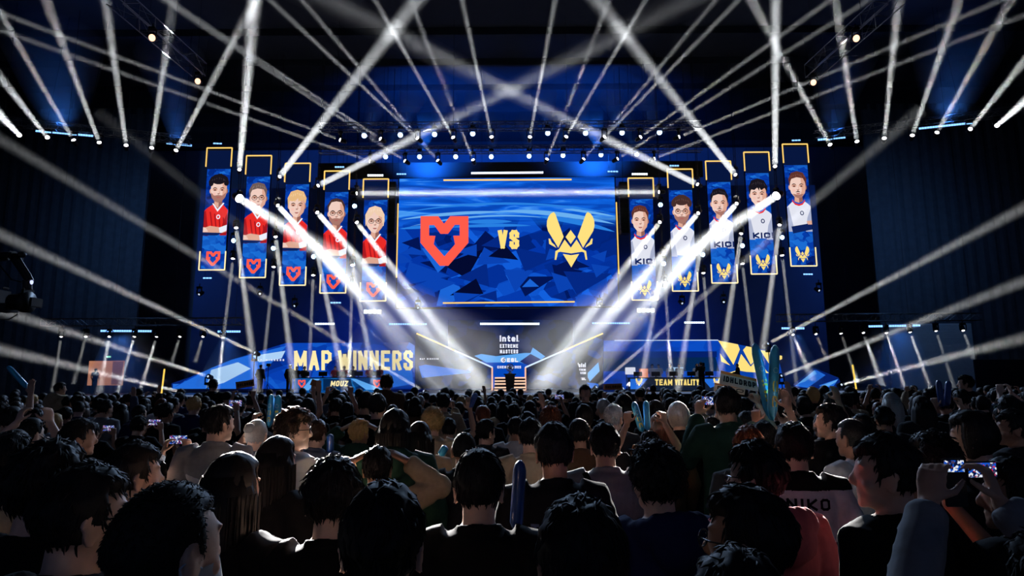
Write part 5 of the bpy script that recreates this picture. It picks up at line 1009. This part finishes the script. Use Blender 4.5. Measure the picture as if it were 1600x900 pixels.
# people whose raised hands hold phones, signs and inflatable sticks
PHB = mat('phone_case_black', (16, 16, 18), .35); 
def pic(name, seed):
    if name in MATS: return MATS[name]
    m = bpy.data.materials.new(name); m.use_nodes = True; nt = m.node_tree; nt.nodes.clear(); N = nt.nodes.new; L = nt.links.new
    o = N('ShaderNodeOutputMaterial'); e = N('ShaderNodeEmission'); tc = N('ShaderNodeTexCoord'); v = N('ShaderNodeTexVoronoi'); v.inputs['Scale'].default_value = 150; mp = N('ShaderNodeMapping'); mp.inputs['Location'].default_value = (seed, seed * 2, 0); L(tc.outputs['Object'], mp.inputs[0]); L(mp.outputs[0], v.inputs['Vector'])
    s = N('ShaderNodeSeparateColor'); L(v.outputs['Color'], s.inputs[0]); c = N('ShaderNodeValToRGB'); L(s.outputs[0], c.inputs[0]); c.color_ramp.interpolation = 'CONSTANT'; el = c.color_ramp.elements
    el[0].position = 0; el[0].color = (*lin((8, 20, 60)), 1); el[1].position = .85; el[1].color = (*lin((226, 230, 240)), 1)
    for p_, col in ((.3, (20, 80, 190)), (.55, (70, 60, 90)), (.68, (200, 50, 90)), (.76, (150, 170, 200))): x = el.new(p_); x.color = (*lin(col), 1)
    L(c.outputs[0], e.inputs[0]); L(e.outputs[0], o.inputs[0]); m.cycles.emission_sampling = 'NONE'; MATS[name] = m; return m
def phone(label, p, L=.15, rz=0, seed=1, tilt=0, case=PHB, upright=False):
    t = thing('phone', label, 'phone', p, rz); t.rotation_euler = (tilt, 0, rz); h = L * .24
    if upright:   # held on end, the picture fills the upper part
        MB().box((-L / 2, -.004, -L * 1.75), (L / 2, .004, L * .33), bev=.003).build('case', case, t); MB().box((-L / 2 + .004, -.0055, -L * .25), (L / 2 - .004, -.0035, L * .25)).build('screen', pic('phone_picture_%d' % (seed % 3), seed % 3), t); MB().tube([(L * .25, .003, L * .1), (L * .25, .007, L * .1)], .008, 10).build('camera_bump', FRAME, t); return t
    MB().box((-L / 2, -.004, -h), (L / 2, .004, h), bev=.003).build('case', case, t); MB().box((-L / 2 + .006, -.0055, -h + .004), (L / 2 - .006, -.0035, h - .004)).build('screen', pic('phone_picture_%d' % (seed % 3), seed % 3), t)
    MB().tube([(L * .36, .003, h * .5), (L * .36, .007, h * .5)], .008, 10).tube([(L * .36, .003, -.0), (L * .36, .007, 0)], .008, 10).build('camera_bump', FRAME, t); return t
def phone_holder(plabel, label, px, py, pw, L=.15, cloth='black', sleeve='short', seed=1, hair='short', hcol='black', yaw=0, one=False, force=None, upright=False, **k):
    """a person whose hands hold a phone seen at (px, py), pw pixels long"""
    Y = F * L / pw; p = P(px, py, Y)
    CLEAR.append((px, py + pw * 1.3, pw * .9, Y))
    best = min((('phone', 1.60), ('highphone', 1.84)), key=lambda q: abs(p.z / q[1] - 1)); pose, hz = best
    if one: pose, hz = 'onephone', 1.78
    if force: pose, hz = force, {'phone': 1.60, 'highphone': 1.84}[force]
    s = max(.78, min(1.15, p.z / hz)); fy = {'phone': .37, 'highphone': .33, 'onephone': .32}[pose]; fx = .16 if one else 0
    R = Matrix.Rotation(math.radians(yaw), 3, 'Z'); c = Vector((p.x, Y, 0)) - R @ Vector((fx * s, fy * s, 0)); TAKEN.append((c.x, c.y))
    o = person(plabel, c, s, yaw, pose, head=0, cloth=cloth, sleeve=sleeve, seed=seed, hair=hair, hcol=hcol, fine=True, **k); phone(label, p, L, math.radians(yaw), seed, upright=upright); return o
phone_holder('person in a white sweater filming with both arms up, left of the grey t-shirt', 'dark phone filming the stage, between two white sleeves', 279, 687, 29, L=.13, force='highphone', cloth='white', sleeve='long', seed=2)
phone_holder('person holding one arm up to film, right of the man in pale grey', 'phone with a bright picture held above the grey t-shirt', 368, 630, 21, one=True, seed=3)
phone_holder('person filming with a phone above the blond curly hair', 'phone with a red and white picture above the blond curly hair', 697, 626, 17, cloth='beige', sleeve='long', seed=1)
phone_holder('person filming near the middle of the crowd with a white-screened phone', 'small phone with a white screen left of the person looking down', 874, 620, 15, seed=2, one=True)
phone_holder('person in dark sleeves filming with both arms high, left of the big sign', 'phone with a bright picture held in two raised hands below the big sign', 1110, 626, 29, cloth='dark green', sleeve='long', seed=3)
phone_holder('person with both arms up filming, left of the white sleeves', 'phone with a busy picture left of the white sleeves', 242, 660, 20, seed=1)
phone_holder('person in black filming at the left, behind the nearest heads', 'phone with a red and blue picture at the left', 170, 669, 19, seed=2)
phone_holder('person in pale grey sleeves lifting a phone in both hands at the right front', 'small bright phone in the praying hands at the right front', 1489, 728, 34, L=.062, force='highphone', upright=True, cloth='grey', sleeve='long', seed=3, hair='messy')
ph = P(1533, 734, 1.95); phone('wide bright phone beside the small one at the right front', ph, .105, .1, 1)
phone_holder('person filming far left in the dark crowd', 'tiny lit phone in the dark crowd at the far left', 437, 640, 11, seed=1, one=True)
phone_holder('person filming below the right player desk', 'tiny lit phone below the right player desk', 1016, 607, 8, seed=2)
# inflatable sticks
STK = [mat('inflatable_sky_blue', (40, 150, 200), .3, spec=.6, noise_amt=.08), mat('inflatable_deep_blue', (24, 70, 140), .3, spec=.6, noise_amt=.08)]; YTX = mat('yellow_print', (226, 214, 70), .5); WTX = mat('white_print', (220, 230, 236), .5)
def stick(label, ptop, pbot, Y, w, m=0, text=None, Yt=None):
    a = P(*pbot, Y); b = P(*ptop, Yt or Y); d = b - a; L = d.length; r = px_m(w, Y) / 2; t = thing('inflatable_stick', label, 'inflatable stick', a); t.rotation_mode = 'QUATERNION'; t.rotation_quaternion = d.to_track_quat('Z', 'Y')
    MB().tube([(0, 0, 0), (0, 0, .012), (0, 0, L * .06), (0, 0, L * .14), (0, 0, L * .86), (0, 0, L * .95), (0, 0, L * .99), (0, 0, L)], [(r * .9, .003), (r * .95, .006), (r * .98, r * .6), (r, r * .95), (r, r * .95), (r * .85, r * .7), (r * .5, r * .3), (r * .2, .004)], 18, up=(1, 0, 0)).build('inflated_tube', STK[m], t, smooth=True)
    if text:
        v = Vector((0, -1, 0)); v.rotate(t.rotation_quaternion.inverted()); ang = math.atan2(v.y, v.x); mb = MB()
        def put(u, z): q = ang + (u / r) * .9; return (1.02 * r * math.cos(q), 1.0 * r * math.sin(q), z)
        for qd in text_quads(text, L * .18, L * .52, -r * .55, r * .55, r * .24, .4): mb.add([put(-y, x) for x, y in qd], [(0, 1, 2, 3)])
        mb.build('lettering', YTX, t)
        mb = MB(); mb.poly([blob(0, L * .66, r * .55, r * .55, 16)], lambda u, z: put(u, z)); mb.build('round_mark', WTX, t)
    return t
def raiser(label, px, py, Y, pose='sticks', hz=1.84, dx=0, yaw=0, **k):
    """person under a held thing at (px, py, Y)"""
    CLEAR.append((px, py + 8, 10 + 60 / Y, Y)); p = P(px, py, Y); s = max(.8, min(1.16, p.z / hz)); fy = {'sticks': .22, 'wave': .12}[pose]; c = Vector((p.x + dx, Y - fy * s, 0)); TAKEN.append((c.x, c.y)); return person(label, c, s, yaw, pose, fine=True, **k)
stick('tall blue inflatable stick reading LETS, left of the raised pair', (1179, 536), (1204, 655), 5.0, 15.5, 0, 'LETS GO'); stick('tall blue inflatable stick, right of the raised pair', (1211, 539), (1206, 657), 4.9, 15.5, 0, 'GO')
raiser('person holding the two tall blue inflatable sticks overhead', 1205, 648, 5.0, 'sticks', 1.82, cloth='sage', sleeve='long', seed=2)
stick('light blue inflatable stick, left of the pair behind the bun', (424, 616), (421, 668), 5.2, 10.5, 0, 'GO'); stick('light blue inflatable stick, right of the pair behind the bun', (435, 617), (433, 668), 5.2, 10.5, 0, 'LETS')
raiser('person holding a pair of light blue sticks left of the curly lit hair', 428, 664, 5.2, 'sticks', 1.75, cloth='black', seed=1)
stick('dark blue inflatable stick standing in front of the black-shirted man', (813, 719), (806, 832), 2.2, 21, 1)
stick('blue inflatable stick leaning left, left of the long auburn hair', (990, 628), (1004, 676), 5.0, 11, 0, 'GO'); stick('blue inflatable stick leaning right, left of the long auburn hair', (1009, 626), (1012, 674), 5.0, 10, 0)
raiser('person holding two leaning blue sticks in the middle right', 1007, 668, 5.0, 'sticks', 1.72, cloth='charcoal', seed=4)
stick('blue inflatable stick at the far right, left one of two', (1466, 594), (1472, 636), 7, 9, 1); stick('blue inflatable stick at the far right, right one of two', (1482, 595), (1480, 634), 7, 9, 1)
raiser('person holding two blue sticks at the far right', 1476, 632, 7, 'sticks', 1.78, cloth='black', seed=2)
stick('long pale stick tilted over the crowd at the far left', (12, 572), (44, 607), 6.5, 8, 0); raiser('person lifting a tilted pale stick at the far left', 46, 606, 6.5, 'wave', 1.86, cloth='beige', seed=1, dx=-.2)
stick('dark blue stick tilted to the right in the mid crowd', (744, 614), (733, 640), 6.5, 9, 1); raiser('person lifting a tilted dark stick in the mid crowd', 733, 640, 6.5, 'wave', 1.8, cloth='black', seed=2, dx=-.2)
stick('short blue stick upright beside the slate t-shirt', (516, 678), (516, 708), 4.6, 11, 1); stick('short blue stick held against the long black hair', (697, 697), (688, 712), 3.6, 12, 0)
# signs
CARD = mat('cardboard', (190, 130, 84), .8); PAPER = mat('printed_sign_paper', (206, 190, 170), .7); INK = mat('black_ink', (14, 14, 16), .6); ORB = mat('orange_print_band', (214, 132, 60), .7)
def sign(label, pts, Y, text, th=1.0, band=True, face=PAPER):
    """card seen with corners tl, tr, br, bl at depth Y"""
    tl, tr, br, bl = [P(*p, Y) for p in pts]; c = (bl + br) / 2; t = thing('cheer_sign', label, 'sign', c); u = lambda x, y, o=0: (bl - c) + ((br - bl) * x + ((tl - bl) * (1 - x) + (tr - br) * x) * y) + Vector((0, -o, 0))
    MB().add([u(0, 0), u(1, 0), u(1, 1), u(0, 1), u(0, 0, -.012), u(1, 0, -.012), u(1, 1, -.012), u(0, 1, -.012)], [(0, 1, 2, 3), (7, 6, 5, 4), (0, 4, 5, 1), (1, 5, 6, 2), (2, 6, 7, 3), (3, 7, 4, 0)]).build('card', face, t)
    if band: MB().add([u(.0, .80, .002), u(1, .80, .002), u(1, 1, .002), u(0, 1, .002)], [(0, 1, 2, 3)]).build('orange_band', ORB, t)
    if text:
        mb = MB(); W = (br - bl).length; H = (tl - bl).length
        for qd in text_quads(text, W * .09, W * .95, H * .25, H * .68, H * .11, .3): mb.add([u(x / W, y / H, .004) for x, y in qd], [(0, 1, 2, 3)])
        mb.build('lettering', INK, t)
    return t
sign('large cheer sign reading !DHLDROP held above the crowd', [(1127, 579), (1182, 592), (1185, 612), (1124, 600)], 5.6, '!DHLDROP'); sign('second cheer sign half hidden behind the large one', [(1117, 598), (1165, 606), (1163, 617), (1116, 611)], 5.9, 'DRO')
raiser('person holding the large !DHLDROP sign overhead', 1152, 612, 5.6, 'sticks', 1.88, cloth='charcoal', seed=3)
sign('small cardboard sign above the crowd at the left', [(368, 597), (396, 593), (397, 603), (369, 608)], 9.5, 'DHLDROP', face=CARD, band=False); raiser('person holding the small cardboard sign at the left', 383, 607, 9.5, 'sticks', 1.9, cloth='black', seed=1)
sign('small tilted cardboard sign below the MOUZ desk', [(488, 592), (501, 597), (497, 608), (484, 601)], 9.5, None, face=CARD, band=False); raiser('person holding the small tilted cardboard sign', 494, 606, 9.5, 'wave', 1.9, cloth='black', seed=2, dx=-.25)
sign('small orange sign right of the person looking down', [(943, 600), (972, 599), (972, 609), (943, 609)], 9.5, 'DHLDROP', face=CARD, band=False); raiser('person holding the small orange sign', 958, 609, 9.5, 'sticks', 1.9, cloth='black', seed=4)
# bare raised arms
raiser('person with one bare arm raised, right of the tall blue sticks', 1228, 612, 4.6, 'wave', 1.93, cloth='black', seed=1, dx=-.22)
raiser('person with arms up in front of the MOUZ desk', 532, 600, 8.5, 'sticks', 1.9, cloth='black', seed=3)
# ---------------------------------------------------------------- people on the stage
def stage_person(label, px, foot, Y, scale=1.0, z0=DZ, **k):
    x = P(px, 600, Y).x; return person(label, Vector((x, Y, z0)), scale, fine=False, **k)
k = 0
for px, c, lab, yw, ps in ((463, 'black', 'crew member in black at the left end of the MOUZ desk', 170, 'down'), (475, 'charcoal', 'crew member in charcoal beside the left end of the MOUZ desk', 190, 'down'), (523, 'red', 'player in a red jersey, first from the left behind the MOUZ desk', 180, 'desk'), (537, 'red', 'player in a red jersey, second from the left behind the MOUZ desk', 170, 'desk'),
        (551, 'charcoal', 'staff member in dark clothes behind the middle of the MOUZ desk', 195, 'desk'), (577, 'red', 'player in a red jersey, third from the left behind the MOUZ desk', 200, 'desk'), (593, 'red', 'player in a red jersey at the right end of the MOUZ desk', 160, 'desk')):
    stage_person(lab, px, 600, 40.35, 1.0, yaw=yw, head=0, pose=ps, cloth=c, sleeve='short', seed=k % 4 + 1, hair=['short', 'messy', 'short', 'curly'][k % 4], hcol=['black', 'brown', 'black', 'blond'][k % 4], skin=1); k += 1
for px, c, lab, yw, ps in ((1020, 'white', 'player in a white jersey, first from the left behind the TEAM VITALITY desk', 180, 'desk'), (1030, 'white', 'player in a white jersey, second from the left behind the TEAM VITALITY desk', 165, 'desk'), (1048, 'white', 'player in a white jersey, third from the left behind the TEAM VITALITY desk', 190, 'down'),
        (1062, 'white', 'player in a white jersey, fourth from the left behind the TEAM VITALITY desk', 180, 'desk'), (1090, 'white', 'player in a white jersey near the right end of the TEAM VITALITY desk', 170, 'desk')):
    stage_person(lab, px, 600, 40.35, 1.0, yaw=yw, head=0, pose=ps, cloth=c, seed=k % 4 + 1, hair=['short', 'messy', 'short', 'curly'][k % 4], hcol=['black', 'brown', 'brown', 'black'][k % 4], skin=1); k += 1
stage_person('camera operator in black standing before the right player desk', 1097, 610, 37.9, 1.04, yaw=10, pose='phone', cloth='black', sleeve='long', seed=1)
stage_person('dark figure standing before the oversized yellow emblem', 1154, 606, 39.5, 1.0, yaw=60, head=0, pose='desk', cloth='black', sleeve='long', seed=2, hair='buzz')
stage_person('presenter in dark clothes standing alone left of the MOUZ desk', 406, 607, 38.5, 1.05, yaw=-20, cloth='charcoal', sleeve='long', seed=3)
stage_person('dark crew figure beside the left end of the MAP WINNERS wall', 452, 607, 38.3, 1.05, yaw=-40, cloth='black', sleeve='long', seed=2)
stage_person('man in dark clothes standing in front of the orange screen', 147.5, 610, 43.2, 1.0, z0=1.0, yaw=-40, cloth='navy', seed=1)
MB().box((P(130, 600, 43).x, 42.2, 0), (P(165, 600, 43).x, 44.4, 1.0), bev=.03).build('camera_riser', BLK); tag(bpy.data.objects['camera_riser'], 'low black riser under the man at the orange screen', 'platform')
# the camera operator's camera
p = P(1097, 575, 37.5); t = thing('broadcast_camera', 'shoulder camera held by the operator before the right desk', 'camera', Vector((P(1097, 575, 38.3).x, 38.3, DZ + 1.62))); MB().box((-.1, -.25, -.1), (.1, .25, .12), bev=.02).build('camera_body', METAL, t); MB().tube([(0, .25, 0), (0, .42, 0)], .07, 12).build('lens', METAL, t)
# tripod light stand left of the desk
t = thing('tripod_stand', 'thin dark tripod stand left of the MOUZ desk', 'stand', (P(418, 600, 38.6).x, 38.6, DZ)); MB().tube([(0, 0, .3), (0, 0, 1.7)], .02, 6).build('pole', METAL, t)
for a in (0, 2.1, 4.2): MB().tube([(.35 * math.cos(a), .35 * math.sin(a), 0), (0, 0, .6)], .015, 6).build('leg', METAL, t)
MB().box((-.12, -.06, 1.68), (.12, .1, 1.86), bev=.02).build('lamp_box', METAL, t)
# ---------------------------------------------------------------- the packed crowd
rnd = random.Random(11)
def zone(x, Y):
    px = 800 + F * x / Y
    return ['by the left drape', 'below the MAP WINNERS wall', 'before the lit steps', 'below the TEAM VITALITY desk', 'by the right drape'][min(4, max(0, int((px - 0) / 320)))]
slots = []; Y = 2.9
while Y < 16.5:
    x = -.86 * Y - .5 + rnd.random() * .5
    while x < .86 * Y + .5:
        xx, yy = x + rnd.uniform(-.09, .09), Y + rnd.uniform(-.16, .16)
        hp = 800 + F * xx / yy; tp = 590 + (CAM_Z - 1.69) * F / yy
        if any(yy < c[3] - .1 and abs(hp - c[0]) < c[2] + .13 * F / yy and tp < c[1] for c in CLEAR): x += .3; continue
        if all((xx - a) ** 2 + ((yy - b) * .8) ** 2 > .42 ** 2 for a, b in TAKEN): slots.append((xx, yy))
        x += .56 + rnd.uniform(0, .12)
    Y += .66
slots.sort(key=lambda s: s[1])
ncrowd = 300 - len([o for o in bpy.data.objects if o.name.split('.')[0] == 'person'])
STY = ['short', 'short', 'short', 'messy', 'messy', 'buzz', 'bowl', 'long', 'bob', 'curly']; CLS = ['black'] * 6 + ['charcoal'] * 4 + ['slate', 'grey', 'white', 'navy', 'brown', 'beige', 'dark green']
WORDS = {'short': 'short', 'messy': 'tousled', 'buzz': 'cropped', 'bowl': 'bowl-cut', 'long': 'long', 'bob': 'chin-length', 'curly': 'curly'}
def dist(Y): return 'near rows' if Y < 5 else ('middle rows' if Y < 9 else 'back rows')
protos = {}
for (x, Y) in slots[:ncrowd]:
    st = rnd.choice(STY); cl = rnd.choice(CLS); hc = 'black' if rnd.random() < .86 else rnd.choice(['brown', 'brown', 'auburn', 'silver', 'blond']); ps = 'down' if rnd.random() < .86 or Y < 3.6 else rnd.choice(['clap', 'highphone', 'wave', 'clap'])
    key = (st, cl, hc, ps)
    act = {'down': 'back turned', 'clap': 'clapping', 'highphone': 'both arms raised', 'wave': 'one arm raised'}[ps]
    lab = '%s %s-haired person in %s, %s, %s, %s' % (WORDS[st], hc, cl, act, dist(Y), zone(x, Y))
    sc_ = rnd.gauss(.96 if Y < 8 else .94, .032); sc_ = max(.87, min(1.03, sc_))
    person(lab, Vector((x, Y, 0)), sc_, rnd.uniform(-22, 22), ps, st, hc, rnd.randint(1, 3), cl, 'long' if rnd.random() < .3 else 'short', skin=rnd.randint(0, 2), fine=False, group=lab, legs=Y < 6)
# everyone behind them, as one mass
base = MB()
hm = hair_mesh('short', 'black', 1, False); mb = MB()
lowb = MB().tube([(0, 0, 0), (0, 0, .5), (0, 0, .95), (0, .01, 1.2), (0, 0, 1.34), (0, 0, 1.41), (0, 0, 1.45)], [(.13, .09), (.15, .1), (.17, .12), (.18, .12), (.21, .12), (.15, .1), (.07, .07)], 10, up=(1, 0, 0), mi=0)
for s in (-1, 1): lowb.tube([(s * .2, 0, 1.37), (s * .27, -.03, 1.1), (s * .25, .1, .88)], [.06, .05, .04], 7, mi=0)
lowb.tube([(0, 0, 1.4), (0, .01, 1.52)], .055, 8, mi=1).ell((0, .02, 1.565), (.076, .095, .11), mi=1).ell((0, .005, 1.60), (.09, .108, .10), nu=12, nv=8, mi=2)
mass = MB()
for (x, Y) in slots[ncrowd:]:
    s = max(.86, min(1.0, rnd.gauss(.935, .03))); a = rnd.uniform(-.4, .4); ca, sa = math.cos(a) * s, math.sin(a) * s; off = rnd.choice([0, 0, 0, 3])
    n = len(mass.v); mass.v += [(x + ca * v[0] - sa * v[1], Y + sa * v[0] + ca * v[1], v[2] * s) for v in lowb.v]; mass.f += [tuple(i + n for i in f) for f in lowb.f]; mass.m += [m_ if m_ else off for m_ in lowb.m]
if mass.v:
    o = mass.build('crowd', [CLOTH['black'], SKIN[0], HAIR['black'], CLOTH['charcoal']], smooth=True); tag(o, 'dense dark mass of spectators in the farthest rows before the stage', 'crowd', None, 'stuff')
